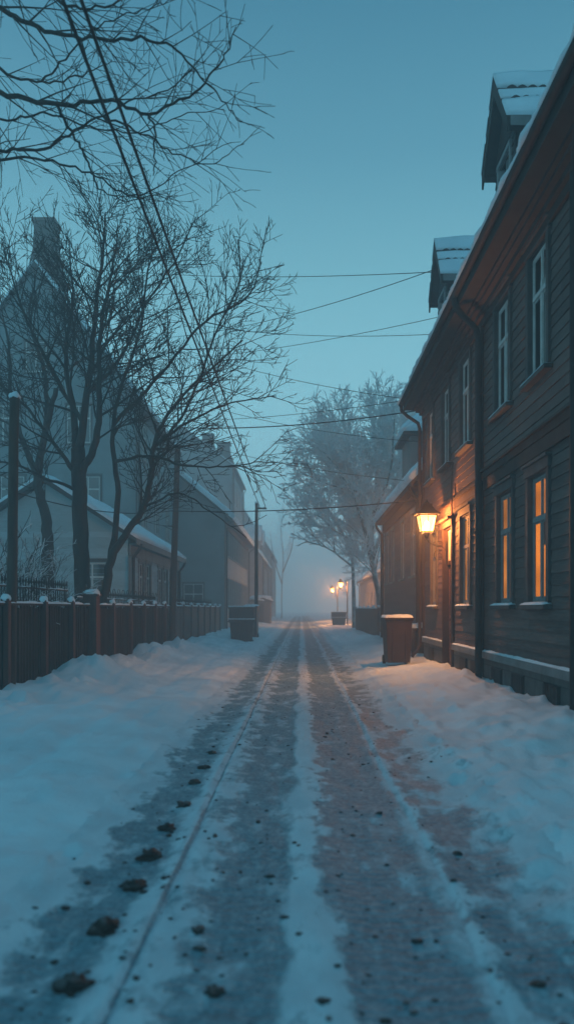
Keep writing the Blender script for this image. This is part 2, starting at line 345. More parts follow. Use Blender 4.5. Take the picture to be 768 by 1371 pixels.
def Hh(x, y):
    h = 0.0
    if 1.0 < abs(x) < 3 and 1.5 < y < 16.5: h += prints(x, y)
    e = 0.10 * fb(y * 0.5, 3.3, 0, 3)
    if x < 0:
        a = -x
        h += 0.10 * ss(1.05 + e, 1.7 + e, a) + 0.07 * ss(1.9, 3.2, a) + 0.08 * ss(3.0, 4.0, a)
        # an older pair of tracks along the left bank
        for c in (2.25, 2.75):
            h -= 0.028 * math.exp(-((a - c - 0.12 * N(y * 0.2, 9)) / 0.10) ** 2)
    else:
        a = x
        h += 0.10 * ss(1.0 + e, 1.6 + e, a) + 0.10 * ss(1.5, 2.6, a)
        h += 0.04 * math.exp(-((a - 1.35 - e) / 0.18) ** 2) * (0.5 + fb(y * 1.3, 5, 0, 3))
    for hx, hy, rx, ry, hh in HEAPS:
        q = ((x - hx) / rx) ** 2 + ((y - hy) / ry) ** 2
        if q < 9: h += hh * math.exp(-q)
    bank = ss(0.9, 1.7, abs(x))
    if abs(x) < 14:
        h += bank * (0.06 * fb(x * 1.1, y * 0.8, 1, 4) + 0.022 * fb(x * 4.5, y * 3.5, 2, 4) + 0.008 * fb(x * 13, y * 9, 5, 2))
        rz = ss(1.0, 1.3, abs(x)) * (1 - ss(1.9, 2.6, abs(x)))
        h += rz * 0.05 * max(0, fb(x * 7, y * 5, 4, 3)) * (1.0 if x > 0 else 0.5)
        nf = ss(3.0, 3.5, abs(x)) * (1 - ss(3.9, 4.3, abs(x)))
        h += ss(2.3, 2.7, x) * (1 - ss(2.95, 3.1, x)) * 0.09 * max(0, fb(x * 3.5, y * 2.6, 11, 4)) * (1 if y < 17 else 0.4)
        h += nf * 0.2 * max(0, fb(x * 4, y * 3, 8, 3)) * (1 if x < 0 else 0)
    # the road bed
    rd = 1 - ss(0.95, 1.25, abs(x))
    if rd > 0:
        w = 0.03 * N(y * 0.35, 17) + 0.012 * N(y * 1.7, 27)
        xx = x - w
        def rut(c, wd, dp): return -dp * math.exp(-((xx - c) / wd) ** 4)
        h += rd * (rut(-0.93, 0.2, 0.02) + rut(-0.28, 0.24, 0.025) + rut(0.42, 0.26, 0.03) + rut(0.88, 0.16, 0.015) + 0.02)
        h += rd * (-0.018 * math.exp(-((xx + 0.655) / 0.016) ** 2) + 0.010 * math.exp(-((xx + 0.70) / 0.03) ** 2))
        h += rd * (-0.014 * math.exp(-((xx - 0.70) / 0.02) ** 2) + 0.010 * math.exp(-((xx - 0.745) / 0.03) ** 2))
        h += rd * (0.012 * fb(x * 5, y * 2.5, 3, 4) + 0.009 * max(0, fb(x * 20, y * 12, 6, 2)))
    # gentle far rise hides nothing, keeps the banks from looking ruled
    return h

def ygrid(y0, y1, s0, g):
    ys = [y0]; st = s0
    while ys[-1] < y1:
        ys.append(ys[-1] + st); st = min(st * g, 12)
    return ys
def sheet(name, xs, ys, hf, mat):
    vs = [(x, y, hf(x, y)) for y in ys for x in xs]
    n = len(xs)
    fs = [(j*n+i, j*n+i+1, (j+1)*n+i+1, (j+1)*n+i) for j in range(len(ys)-1) for i in range(n-1)]
    me = bpy.data.meshes.new(name); me.from_pydata(vs, [], fs); me.update()
    me.polygons.foreach_set('use_smooth', [True]*len(me.polygons))
    o = bpy.data.objects.new(name, me); COL.objects.link(o); me.materials.append(mat); return o

ys_near = [-12, -6, -2, 0, 1.0] + ygrid(1.4, 150, 0.05, 1.0085)
xs_mid = [round(-6 + 0.08 * i, 4) for i in range(32)] + [round(-3.5 + 0.04 * i, 4) for i in range(175)] + [round(3.5 + 0.08 * i, 4) for i in range(32)]
xs_all = [-60, -45, -25, -16, -11, -8, -7] + xs_mid + [7, 8, 11, 16, 25, 45, 60]
ys_all = ys_near + [165, 190, 225, 262]
def ground_h(x, y):
    return Hh(x, y) - 0.05 * (1 - ss(1.22, 1.34, abs(x)))
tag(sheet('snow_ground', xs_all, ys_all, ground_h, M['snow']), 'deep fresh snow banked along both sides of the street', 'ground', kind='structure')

def road_material():
    m, nt, b, out = new_mat('slushy_road')
    L = nt.links.new
    tc = nd(nt, 'ShaderNodeTexCoord'); s = nd(nt, 'ShaderNodeSeparateXYZ'); L(tc.outputs['Object'], s.inputs['Vector'])
    def noise(sc_, det, vscale=(1, 1, 1), rough=0.6):
        mp = nd(nt, 'ShaderNodeMapping'); mp.inputs['Scale'].default_value = vscale; L(tc.outputs['Object'], mp.inputs['Vector'])
        n = nd(nt, 'ShaderNodeTexNoise'); n.inputs['Scale'].default_value = sc_; n.inputs['Detail'].default_value = det; n.inputs['Roughness'].default_value = rough
        L(mp.outputs[0], n.inputs['Vector']); return n.outputs['Fac']
    def math_(op, a, bv, c=None):
        n = nd(nt, 'ShaderNodeMath', operation=op)
        for i, v in enumerate((a, bv, c)):
            if v is None: continue
            if isinstance(v, (int, float)): n.inputs[i].default_value = v
            else: L(v, n.inputs[i])
        return n.outputs[0]
    n1 = noise(1.0, 3, (1, 0.35, 1)); n2 = noise(6.0, 5, (1, 0.6, 1)); n3 = noise(22, 5, (1, 0.7, 1)); n4 = noise(3.0, 4, (1, 0.5, 1))
    xw = math_('ADD', s.outputs['X'], math_('MULTIPLY', math_('SUBTRACT', n1, 0.5), 0.34))
    xw = math_('ADD', xw, math_('MULTIPLY', math_('SUBTRACT', n2, 0.5), 0.26))
    t = math_('DIVIDE', math_('ADD', xw, 1.6), 3.2)
    def q(x): return (x + 1.6) / 3.2
    g = lambda v: (v, v, v)
    rp = ramp(nt, [(q(-1.6), g(0)), (q(-1.25), g(0.08)), (q(-1.05), g(0.75)), (q(-0.84), g(0.78)), (q(-0.74), g(0.3)), (q(-0.5), g(0.48)),
                   (q(-0.42), g(0.78)), (q(-0.1), g(0.82)), (q(-0.02), g(0.16)), (q(0.1), g(0.16)), (q(0.2), g(0.85)), (q(0.60), g(0.9)),
                   (q(0.66), g(0.5)), (q(0.73), g(0.25)), (q(0.80), g(0.72)), (q(1.0), g(0.62)), (q(1.25), g(0.1))])
    L(t, rp.inputs['Fac'])
    # the thin wheel lines
    def line(c, w):
        d = math_('ABSOLUTE', math_('SUBTRACT', math_('ADD', s.outputs['X'], math_('MULTIPLY', math_('SUBTRACT', n1, 0.5), 0.03)), c), 0)
        mr = nd(nt, 'ShaderNodeMapRange'); mr.inputs['From Min'].default_value = w; mr.inputs['From Max'].default_value = w * 2.4
        mr.inputs['To Min'].default_value = 1; mr.inputs['To Max'].default_value = 0; L(d, mr.inputs['Value']); return mr.outputs[0]
    base = math_('MAXIMUM', rp.outputs['Color'], math_('MULTIPLY', line(-0.655, 0.007), 0.7))
    base = math_('MAXIMUM', base, math_('MULTIPLY', line(-0.56, 0.008), 0.4))
    v = math_('ADD', base, math_('MULTIPLY', math_('SUBTRACT', n2, 0.5), 1.5))
    v = math_('ADD', v, math_('MULTIPLY', math_('SUBTRACT', n3, 0.5), 0.9))
    v = math_('ADD', v, math_('MULTIPLY', math_('SUBTRACT', n4, 0.5), 1.9))
    mr = nd(nt, 'ShaderNodeMapRange'); mr.inputs['From Min'].default_value = 0.25; mr.inputs['From Max'].default_value = 0.78; L(v, mr.inputs['Value'])
    mr.interpolation_type = 'SMOOTHSTEP'
    dirt = ramp(nt, [(0.3, (0.1, 0.17, 0.205)), (0.5, (0.155, 0.26, 0.31)), (0.72, (0.25, 0.38, 0.44))]); L(n3, dirt.inputs['Fac'])
    n5 = noise(60, 4); dk = ramp(nt, [(0.34, (0.45, 0.45, 0.45)), (0.46, (1, 1, 1))]); L(n5, dk.inputs['Fac'])
    md = nd(nt, 'ShaderNodeMixRGB', blend_type='MULTIPLY'); md.inputs['Fac'].default_value = 1; L(dirt.outputs[0], md.inputs['Color1']); L(dk.outputs[0], md.inputs['Color2'])
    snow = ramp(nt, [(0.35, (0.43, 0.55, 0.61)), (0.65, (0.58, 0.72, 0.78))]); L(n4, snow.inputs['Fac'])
    mx = nd(nt, 'ShaderNodeMixRGB'); L(mr.outputs[0], mx.inputs['Fac']); L(snow.outputs[0], mx.inputs['Color1']); L(md.outputs[0], mx.inputs['Color2'])
    L(mx.outputs[0], b.inputs['Base Color'])
    rr = nd(nt, 'ShaderNodeMapRange'); rr.inputs['To Min'].default_value = 0.8; rr.inputs['To Max'].default_value = 0.68; L(mr.outputs[0], rr.inputs['Value'])
    L(rr.outputs[0], b.inputs['Roughness']); b.inputs['Specular IOR Level'].default_value = 0.35
    hgt = math_('ADD', math_('MULTIPLY', mr.outputs[0], -1.0), math_('MULTIPLY', n3, 1.2))
    wv = nd(nt, 'ShaderNodeTexWave', bands_direction='Y'); wv.inputs['Scale'].default_value = 4.2; wv.inputs['Distortion'].default_value = 5.0
    wv.inputs['Detail'].default_value = 2; wv.inputs['Detail Scale'].default_value = 2.5; L(tc.outputs['Object'], wv.inputs['Vector'])
    hgt = math_('ADD', hgt, math_('MULTIPLY', math_('MULTIPLY', wv.outputs['Fac'], mr.outputs[0]), 0.5))
    p1 = nd(nt, 'ShaderNodeBump'); p1.inputs['Strength'].default_value = 0.6; p1.inputs['Distance'].default_value = 0.012; L(hgt, p1.inputs['Height'])
    p2 = nd(nt, 'ShaderNodeBump'); p2.inputs['Strength'].default_value = 0.6; p2.inputs['Distance'].default_value = 0.005; L(n5, p2.inputs['Height'])
    L(p1.outputs[0], p2.inputs['Normal']); L(p2.outputs[0], b.inputs['Normal'])
    return m
xs_road = [round(-1.5 + 0.02 * i, 4) for i in range(151)]
ys_road = [-12, -6, -2, 0, 1.0] + ygrid(1.4, 150, 0.035, 1.0085)
tag(sheet('road', xs_road, ys_road, lambda x, y: Hh(x, y) + 0.004 - 0.03 * ss(1.34, 1.5, abs(x)), road_material()),
    'snowy road with dark slushy wheel ruts running into the fog', 'road', kind='structure')

# ------------------------------------------------------------------ windows
def basis(o, u, n):
    u = Vector(u).normalized(); n = Vector(n).normalized()
    m = Matrix.Identity(4)
    for i in range(3):
        m[i][0] = u[i]; m[i][1] = n[i]; m[i][2] = (0, 0, 1)[i]; m[i][3] = o[i]
    return m

def window(root, o, u, n, w, h, style='dark', detail=True, case=0.1, mats=None, sill_snow=True, recess=0.045):
    """o = middle of the sill line on the wall face; local x along the wall, y outwards, z up. Opening is cut in the wall."""
    cas, sash = mats or (M['casing'], M['sash'])
    m = basis(o, u, n); hw = w / 2
    a = MB(m)
    t = 0.035
    a.box(-hw-case, -hw, -0.02, t, -0.02, h+0.02); a.box(hw, hw+case, -0.02, t, -0.02, h+0.02)
    a.box(-hw-case-0.02, hw+case+0.02, -0.02, t+0.012, h+0.02, h+0.02+case*1.25)
    if detail:
        a.box(-hw-case-0.05, hw+case+0.05, -0.02, t+0.05, h+0.022+case*1.25, h+0.06+case*1.25)
        # reveals
        a.box(-hw-0.01, -hw+0.012, -recess-0.03, -0.021, 0, h); a.box(hw-0.012, hw+0.01, -recess-0.03, -0.021, 0, h)
        a.box(-hw, hw, -recess-0.03, -0.021, h-0.012, h+0.01); a.box(-hw, hw, -recess-0.03, -0.021, -0.01, 0.012)
    wo = a.build('window', cas, root)
    s = MB(m)
    y0, y1 = -recess-0.015, -recess+0.012
    fr = 0.045
    s.box(-hw+0.013, -hw+fr, y0, y1, 0.013, h-0.013); s.box(hw-fr, hw-0.013, y0, y1, 0.013, h-0.013)
    s.box(-hw+fr, hw-fr, y0, y1, h-fr, h-0.013); s.box(-hw+fr, hw-fr, y0, y1, 0.013, fr+0.02)
    tz = h * 0.66
    s.box(-hw+fr, hw-fr, y0, y1+0.012, tz-0.03, tz+0.03)
    s.box(-0.028, 0.028, y0, y1+0.006, fr+0.02, tz-0.03); s.box(-0.02, 0.02, y0, y1, tz+0.03, h-fr)
    if detail:
        for sx in (-1, 1):
            for (zz0, zz1) in ((fr+0.021, tz-0.031), (tz+0.031, h-fr-0.001)):
                xa, xb = sorted((sx*0.029, sx*(hw-fr-0.001)))
                s.box(xa, xa+0.02, y0+0.006, y1-0.01, zz0, zz1); s.box(xb-0.02, xb, y0+0.006, y1-0.01, zz0, zz1)
                s.box(xa+0.02, xb-0.02, y0+0.006, y1-0.01, zz1-0.02, zz1); s.box(xa+0.02, xb-0.02, y0+0.006, y1-0.01, zz0, zz0+0.02)
        s.build('sash', sash, wo)
    else: s.build('sash', sash, wo)
    g = MB(m)
    gz = y0 + 0.01
    if detail:
        g.add([(-hw+0.02, gz, 0.02), (hw-0.02, gz, 0.02), (hw-0.02, gz, h-0.02), (-hw+0.02, gz, h-0.02)], [(3, 2, 1, 0)])
        g.build('pane', M['glass'], wo)
        # the room seen behind the glass
        r = MB(m); dp = -0.4
        r.add([(-hw,y0-0.012,0),(hw,y0-0.012,0),(hw,y0-0.012,h),(-hw,y0-0.012,h),(-hw,dp,0),(hw,dp,0),(hw,dp,h),(-hw,dp,h)],
              [(0,1,5,4),(1,2,6,5),(2,3,7,6),(3,0,4,7),(4,5,6,7)])
        gm = {'bright': M['glow_strong'], 'half': M['glow_mid'], 'mid': M['glow_mid'], 'dim': M['glow_dim']}.get(style)
        r.build('lit_interior' if gm else 'room_niche', gm or M['room'], wo)
        c = MB(m)
        def curtain(x0, x1, z0, z1, yy):
            k = max(4, int((x1-x0)/0.02)); vs = []
            for i in range(k+1):
                x = x0 + (x1-x0)*i/k; yo = yy + 0.012*math.sin(i*1.9)
                vs += [(x, yo, z0), (x, yo, z1)]
            c.add(vs, [(2*i, 2*i+2, 2*i+3, 2*i+1) for i in range(k)])
        if style == 'dark':
            curtain(-hw+0.02, -hw*0.45, 0.02, h-0.02, y0-0.09); curtain(hw*0.4, hw-0.02, 0.02, h-0.02, y0-0.09)
            c.build('curtain', M['curtain'], wo)
        elif style == 'bright':
            curtain(-0.06, 0.1, 0.02, tz, y0-0.1)
            c.build('curtain', M['blind'], wo)
            bl = MB(m); bl.box(-hw*0.75, hw-0.03, y0-0.07, y0-0.062, tz-0.32, tz-0.02); bl.build('roller_blind', M['blind'], wo)
        elif style == 'half':
            curtain(-hw+0.02, hw-0.02, 0.02, tz-0.05, y0-0.07); curtain(hw*0.25, hw*0.6, tz, h-0.02, y0-0.07)
            c.build('curtain', M['curtain'], wo)
        elif style in ('mid', 'dim'):
            curtain(-hw+0.02, -hw*0.6, 0.02, h-0.02, y0-0.09); curtain(hw*0.55, hw-0.02, 0.02, h-0.02, y0-0.09)
            c.build('curtain', M['curtain'], wo)
    else:
        g.box(-hw+0.02, hw-0.02, gz-0.004, gz, 0.02, h-0.02)
        g.build('pane', M['glass_far'], wo)
    sl = MB(m)
    sl.box(-hw-case-0.05, hw+case+0.05, -0.02, 0.10, -0.075, -0.021)
    so = sl.build('sill', cas, wo)
    if sill_snow and detail:
        sn = MB(m); k = 14; vs = []
        for i in range(k+1):
            x = -hw-case-0.04 + (w+2*case+0.08)*i/k
            hh = 0.028 + 0.014*N(x*6+o[1]*3, o[2]*2)
            if i in (0, k): hh = 0.004
            vs += [(x, 0.0, -0.019), (x, 0.0, -0.019+hh*1.25), (x, 0.055, -0.019+hh*1.1), (x, 0.098, -0.019+hh*0.5), (x, 0.104, -0.022)]
        fs = [(5*i+j, 5*i+5+j, 5*i+6+j, 5*i+1+j) for i in range(k) for j in range(4)]
        sn.add(vs, fs); sn.build('sill_snow', M['snow'], wo, smooth=True)
    return wo

def clapboard_rows(mb, mapf, a0, a1, z0, z1, holes, board=0.14, lap=0.017, tilt_from=0.0):
    """mapf(a, out, z) -> world point; boards run along a; holes = (a0, a1, z0, z1)"""
    z = z0
    while z < z1 - 1e-4:
        zt = min(z + board, z1)
        cuts = sorted([h for h in holes if h[2] < zt - 1e-4 and h[3] > z + 1e-4])
        # split the row where a hole only covers part of its height: treat by sub-rows
        edges = sorted(set([z, zt] + [e for h in cuts for e in (h[2], h[3]) if z < e < zt]))
        for e0, e1 in zip(edges[:-1], edges[1:]):
            hs = sorted([h for h in cuts if h[2] < e1 - 1e-6 and h[3] > e0 + 1e-6])
            cur = a0; spans = []
            for h in hs:
                if h[0] > cur: spans.append((cur, h[0]))
                cur = max(cur, h[1])
            if cur < a1: spans.append((cur, a1))
            o0 = lap * (1 - (e0 - z) / board); o1 = lap * (1 - (e1 - z) / board)
            for s0, s1 in spans:
                vs = [mapf(s0, o0, e0), mapf(s1, o0, e0), mapf(s1, o1, e1), mapf(s0, o1, e1)]
                fs = [(0, 1, 2, 3)]
                if e0 == z: vs += [mapf(s0, 0, e0), mapf(s1, 0, e0)]; fs.append((4, 5, 1, 0))
                mb.add(vs, fs)
        z = zt

def snow_slab(mb, a, b, c, d, th, nu=24, nv=6, amp=0.3, seed=0.0):
    """snow on the quad a-b-c-d (a,b low edge; d,c high edge), thick th, edges rounded"""
    a, b, c, d = map(Vector, (a, b, c, d)); nrm = (b-a).cross(d-a).normalized()
    if nrm.z < 0: nrm = -nrm
    top = []; 
    for j in range(nv+1):
        v = j/nv
        for i in range(nu+1):
            u = i/nu
            p = a.lerp(b, u).lerp(d.lerp(c, u), v)
            e = min(1.0, 6*min(u, 1-u)+0.25, 3.5*v+0.35)
            k = th * math.sqrt(e) * (1 + amp * fb(p.x*1.3+seed, p.y*1.3, p.z, 3))
            top.append(p + nrm*k)
    base = []
    for j in range(nv+1):
        for i in range(nu+1):
            u, v = i/nu, j/nv
            base.append(a.lerp(b, u).lerp(d.lerp(c, u), v))
    n = nu+1; off = len(top)
    fs = [(j*n+i, j*n+i+1, (j+1)*n+i+1, (j+1)*n+i) for j in range(nv) for i in range(nu)]
    for i in range(nu): fs += [(off+i, off+i+1, i+1, i), (nv*n+i, nv*n+i+1, off+nv*n+i+1, off+nv*n+i)]
    for j in range(nv): fs += [(j*n, (j+1)*n, off+(j+1)*n, off+j*n), (off+j*n+nu, off+(j+1)*n+nu, (j+1)*n+nu, j*n+nu)]
    mb.add(top+base, fs)

# ------------------------------------------------------------------ the big wooden house on the right
def near_house():
    X = 3.0; Y0, Y1 = 5.6, 19.1
    h = empty('wooden_house', (X, (Y0+Y1)/2, 0), 'two-storey brown clapboard house with snowy dormers, lit windows and a door beside the street', 'house')
    WY = [(17.62, 0.72), (14.25, 0.8), (11.48, 0.8), (9.87, 0.76)]            # centre, opening width
    UY = [(18.05, 0.72), (16.15, 0.76), (14.25, 0.8), (11.62, 0.8), (9.87, 0.76)]
    LZ, LH = 1.47, 1.62; UZ, UH = 4.35, 1.6
    mapf = lambda a, o, z: (X - o, a, z)
    holes = [(c-w/2, c+w/2, LZ, LZ+LH) for c, w in WY] + [(c-w/2, c+w/2, UZ, UZ+UH) for c, w in UY]
    DC, DW, DT = 15.87, 0.86, 3.02
    holes_far = [q for q in holes if q[0] > 12.9] + [(DC-DW/2, DC+DW/2, 0, DT)]
    holes_near = [q for q in holes if q[0] < 12.9]
    b = MB(); clapboard_rows(b, mapf, 12.86, Y1, 0.7, 6.28, holes_far)
    # the far gable end behind the corner
    clapboard_rows(b, lambda a, o, z: (a, Y1 + o, z), X, X+8, 0.7, 6.28, [])
    b.build('wall', M['siding'], h, label='clapboard wall of the far half, glowing orange near the lantern')
    b = MB(); clapboard_rows(b, mapf, Y0, 12.86, 0.7, 6.28, holes_near, board=0.14)
    b.box(X+0.25, X+8, Y0-0.02, Y0, 0, 6.28)
    b.build('wall', M['siding'], h, label='darker clapboard wall of the near half')
    # inner shell so that no light leaks through behind the boards
    b = MB(); b.box(X+0.6, X+8, Y0, Y1-0.03, 0.0, 6.2); b.build('inner_wall', M['room'], h)
    # plinth
    b = MB()
    for y0, y1 in ((Y0, DC-DW/2-0.08), (DC+DW/2+0.08, Y1)):
        b.box(X-0.02, X+0.4, y0, y1, -0.2, 0.6)
    b.box(X+0.4, X+8, Y1-0.4, Y1+0.01, -0.2, 0.6)
    b.build('plinth', M['stone'], h)
    b = MB()
    for y0, y1 in ((Y0, 12.77), (12.99, DC-DW/2-0.09), (DC+DW/2+0.09, Y1+0.03)):
        b.add([(X+0.02, y0, 0.6), (X+0.02, y1, 0.6), (X-0.07, y1, 0.6), (X-0.07, y0, 0.6), (X+0.02, y0, 0.735), (X+0.02, y1, 0.735), (X-0.06, y1, 0.71), (X-0.06, y0, 0.71)],
              [(0,1,2,3),(4,7,6,5),(0,3,7,4),(3,2,6,7),(2,1,5,6)])
    b.build('water_table', M['plinth_board'], h)
    b = MB()      # a dusting of snow on the ledge
    for y0, y1 in ((Y0, 12.75), (13.0, DC-DW/2-0.1), (DC+DW/2+0.1, Y1)):
        k = int((y1-y0)/0.06); vs = []
        for i in range(k+1):
            y = y0+(y1-y0)*i/k; t = max(0.001, 0.004+0.014*fb(y*2, 0, 0, 3))
            vs += [(X-0.024, y, 0.733+t), (X-0.056, y, 0.712+t*0.8), (X-0.063, y, 0.706)]
        b.add(vs, [(3*i+j, 3*i+j+1, 3*i+j+4, 3*i+j+3) for i in range(k) for j in range(2)])
    b.build('ledge_snow', M['snow'], h, smooth=True)
    # cellar vents boarded with planks
    for c in (17.9, 14.35, 13.4, 11.9, 10.75, 9.3):
        v = MB(); v.box(X-0.045, X-0.021, c-0.28, c+0.28, 0.12, 0.5)
        for k in range(5): v.box(X-0.06, X-0.046, c-0.27+k*0.11, c-0.27+k*0.11+0.095, 0.13, 0.49)
        v.build('cellar_hatch', M['trim_dark'], h)
    # belt course between the storeys
    b = MB(); b.box(X-0.07, X-0.0225, Y0, 12.75, 3.5, 3.6); b.box(X-0.11, X-0.0225, Y0, 12.75, 3.6, 3.635); b.box(X-0.05, X-0.0225, Y0, 12.75, 3.32, 3.497)
    b.build('belt_course', M['trim_brown'], h)
    b = MB(); b.box(X-0.055, X-0.0225, 13.02, Y1-0.12, 3.5, 3.56); b.build('belt_course', M['trim_brown'], h)
    # corner boards
    b = MB(); b.box(X-0.05, X-0.0225, Y1-0.12, Y1+0.05, 0.74, 6.1); b.box(X-0.0225, X+0.12, Y1+0.0235, Y1+0.05, 0.74, 6.1); b.build('corner_board', M['trim_brown'], h)
    b = MB(); b.box(X-0.09, X-0.0225, 12.78, 12.98, 0.2, 3.49); b.box(X-0.075, X-0.0225, 12.80, 12.96, 3.64, 6.05); b.build('corner_board', M['trim_dark'], h)
    b = MB(); b.box(X-0.08, X-0.0225, 7.7, 8.3, 0.1, 5.9); b.build('corner_board', M['trim_dark'], h)
    # eaves: frieze, mouldings, soffit, fascia, gutter
    YE0, YE1 = Y0-0.3, Y1+0.28
    XE, ZE = 2.52, 6.38
    b = MB(); b.box(X-0.06, X-0.0225, Y0, Y1+0.04, 6.0, 6.2); b.box(X-0.12, X-0.06, Y0, Y1+0.08, 6.12, 6.2); b.box(X-0.2, X-0.06, Y0, Y1+0.12, 6.2, 6.25)
    b.box(X-0.26, X-0.06, Y0, Y1+0.16, 6.25, 6.3)
    b.build('cornice', M['trim_brown'], h)
    b = MB(); b.box(XE+0.03, X+0.3, YE0, YE1, 6.3, 6.33); b.build('soffit', M['trim_dark'], h)
    b = MB(); b.box(XE, XE+0.029, YE0, YE1, 6.27, 6.47); b.build('fascia', M['trim_dark'], h)
    # main roof: slab rising to the ridge
    b = MB(); pt = [(XE-0.02, 6.475), (XE-0.02, 6.53), (X+4.1, 11.2), (X+8.7, 6.53), (X+8.7, 6.475), (X+4.1, 11.12)]
    b.prism(pt, 'y', YE0, YE1); roof = b.build('roof', M['roof_dark'], h)
    b = MB(); b.prism([(X+0.01, 6.34), (X+8, 6.34), (X+4.1, 10.9)], 'y', Y1-0.05, Y1+0.02); b.build('gable_wall', M['siding'], h)
    b = MB(); snow_slab(b, (XE-0.03, YE0, 6.54), (XE-0.03, YE1, 6.54), (X+4.1, YE1, 11.21), (X+4.1, YE0, 11.21), 0.09, 90, 14, 0.5)
    b.build('roof_snow', M['snow'], roof, smooth=True)
    # ragged snow along the gutter
    b = MB(); k = 260; vs = []; q = 6
    for i in range(k+1):
        y = YE0 + (YE1-YE0)*i/k; r = 0.035 + 0.035*max(0, 0.5+fb(y*2.2, 1.0, 0, 4)) + 0.012*N(y*13, 0)
        for j in range(q):
            w = math.pi*2*j/q; vs.append((XE-0.092+r*math.cos(w)*1.1, y, 6.462+r*0.85*math.sin(w)+r*0.35))
    b.add(vs, [(i*q+j, i*q+(j+1) % q, (i+1)*q+(j+1) % q, (i+1)*q+j) for i in range(k) for j in range(q)])
    b.build('eave_snow', M['snow'], roof, smooth=True)
    # gutter: open half round
    b = MB(); k = 10; prof = [(XE-0.06+0.062*math.cos(math.pi+math.pi*i/k), 6.44+0.062*math.sin(math.pi+math.pi*i/k)) for i in range(k+1)]
    prof += [(XE-0.06+0.052*math.cos(2*math.pi-math.pi*i/k), 6.44+0.052*math.sin(2*math.pi-math.pi*i/k)) for i in range(k+1)]
    b.prism(prof, 'y', YE0, YE1); b.build('gutter', M['metal_dark'], h)
    # downpipes
    def pipe(pts, r, mat, straps=()):
        b = MB(); b.tube(pts, r, 12)
        for z, x, y in straps: b.lathe([(r+0.012, z), (r+0.012, z+0.04)], x, y, 12)
        return b.build('downpipe', mat, h, smooth=False)
    pipe([(2.46, 12.62, 6.42), (2.47, 12.63, 6.3), (2.56, 12.67, 6.18), (2.84, 12.76, 5.95), (2.89, 12.8, 5.8), (2.89, 12.82, 3.75), (2.87, 12.72, 3.52), (2.84, 12.6, 3.38), (2.84, 12.58, 3.1), (2.84, 12.58, 0.15)],
         0.055, M['metal_dark'], [(4.9, 2.89, 12.81), (2.6, 2.84, 12.58), (1.2, 2.84, 12.58)])
    pipe([(2.46, 19.32, 6.4), (2.47, 19.32, 6.28), (2.6, 19.3, 6.15), (2.86, 19.22, 5.95), (2.9, 19.2, 5.8), (2.9, 19.2, 1.0), (2.9, 19.18, 0.55), (2.84, 19.1, 0.38), (2.72, 19.0, 0.3), (2.68, 18.98, 0.24)],
         0.042, M['pipe_brown'], [(4.5, 2.9, 19.2), (2.4, 2.9, 19.2)])
    pipe([(2.46, 6.9, 6.42), (2.6, 7.2, 6.25), (2.83, 8.08, 5.9), (2.83, 8.08, 0.15)], 0.065, M['metal_dark'])
    # windows
    st = ['mid', 'mid', 'half', 'bright']
    for (c, w), s in zip(WY, st): window(h, (X-0.012, c, LZ), (0, -1, 0), (-1, 0, 0), w, LH, s, mats=(M['casing'], M['sash_low']))
    for c, w in UY: window(h, (X-0.012, c, UZ), (0, -1, 0), (-1, 0, 0), w, UH, 'dark')
    # door
    m = basis((X, DC, 0), (0, -1, 0), (-1, 0, 0)); hw = DW/2
    b = MB(m); b.box(-hw-0.12, -hw, -0.15, 0.06, 0.1, DT+0.02); b.box(hw, hw+0.12, -0.15, 0.06, 0.1, DT+0.02)
    b.box(-hw-0.15, hw+0.15, -0.02, 0.08, DT+0.02, DT+0.14); b.box(-hw-0.2, hw+0.2, -0.02, 0.16, DT+0.14, DT+0.19)
    b.box(-hw, hw, -0.15, -0.02, 2.3, 2.38)
    door = b.build('door', M['trim_brown'], h)
    b = MB(m); b.box(-hw+0.01, hw-0.01, -0.13, -0.09, 0.2, 2.29)
    for (z0, z1) in ((0.3, 0.85), (0.95, 1.15)):
        for x0, x1 in ((-hw+0.09, -0.04), (0.04, hw-0.09)):
            b.box(x0, x1, -0.09, -0.07, z0, z1); b.box(x0+0.04, x1-0.04, -0.07, -0.06, z0+0.04, z1-0.04)
    for x0, x1 in ((-hw+0.02, -hw+0.08), (hw-0.08, hw-0.02), (-0.03, 0.03)): b.box(x0, x1, -0.09, -0.066, 0.22, 2.27)
    for z in (0.22, 0.87, 1.2, 2.2): b.box(-hw+0.081, hw-0.081, -0.089, -0.068, z, z+0.06)
    b.build('door_leaf', M['door_wood'], door)
    b = MB(m); b.box(-hw+0.09, -0.04, -0.088, -0.084, 1.27, 2.19); b.box(0.04, hw-0.09, -0.088, -0.084, 1.27, 2.19); b.build('door_glass', M['glass_far'], door)
    b = MB(m); b.tube([(hw-0.12, -0.06, 1.2), (hw-0.12, -0.02, 1.2), (hw-0.22, -0.02, 1.2)], 0.012, 8); b.build('handle', M['metal_dark'], door)
    b = MB(m); b.box(-hw, hw, -0.1, -0.095, 2.38, DT); b.build('transom_glow', M['glow_mid'], door)
    b = MB(m); b.box(-0.02, 0.02, -0.095, -0.06, 2.38, DT); b.box(-hw, -hw+0.04, -0.095, -0.06, 2.38, DT); b.box(hw-0.04, hw, -0.095, -0.06, 2.38, DT); b.box(-hw+0.04, hw-0.04, -0.095, -0.06, DT-0.04, DT)
    b.build('transom_frame', M['sash'], door)
    b = MB(m); b.box(-hw-0.25, hw+0.25, -0.16, 0.42, -0.2, 0.19); b.build('doorstep', M['stone'], h, bevel=0.015)
    # service cable running down the wall by the door
    b = MB(); b.tube([(2.95, 15.25, 4.25), (2.93, 15.28, 3.9), (2.94, 15.3, 3.3), (2.945, 15.28, 2.9), (2.945, 15.28, 0.9)], 0.012, 6)
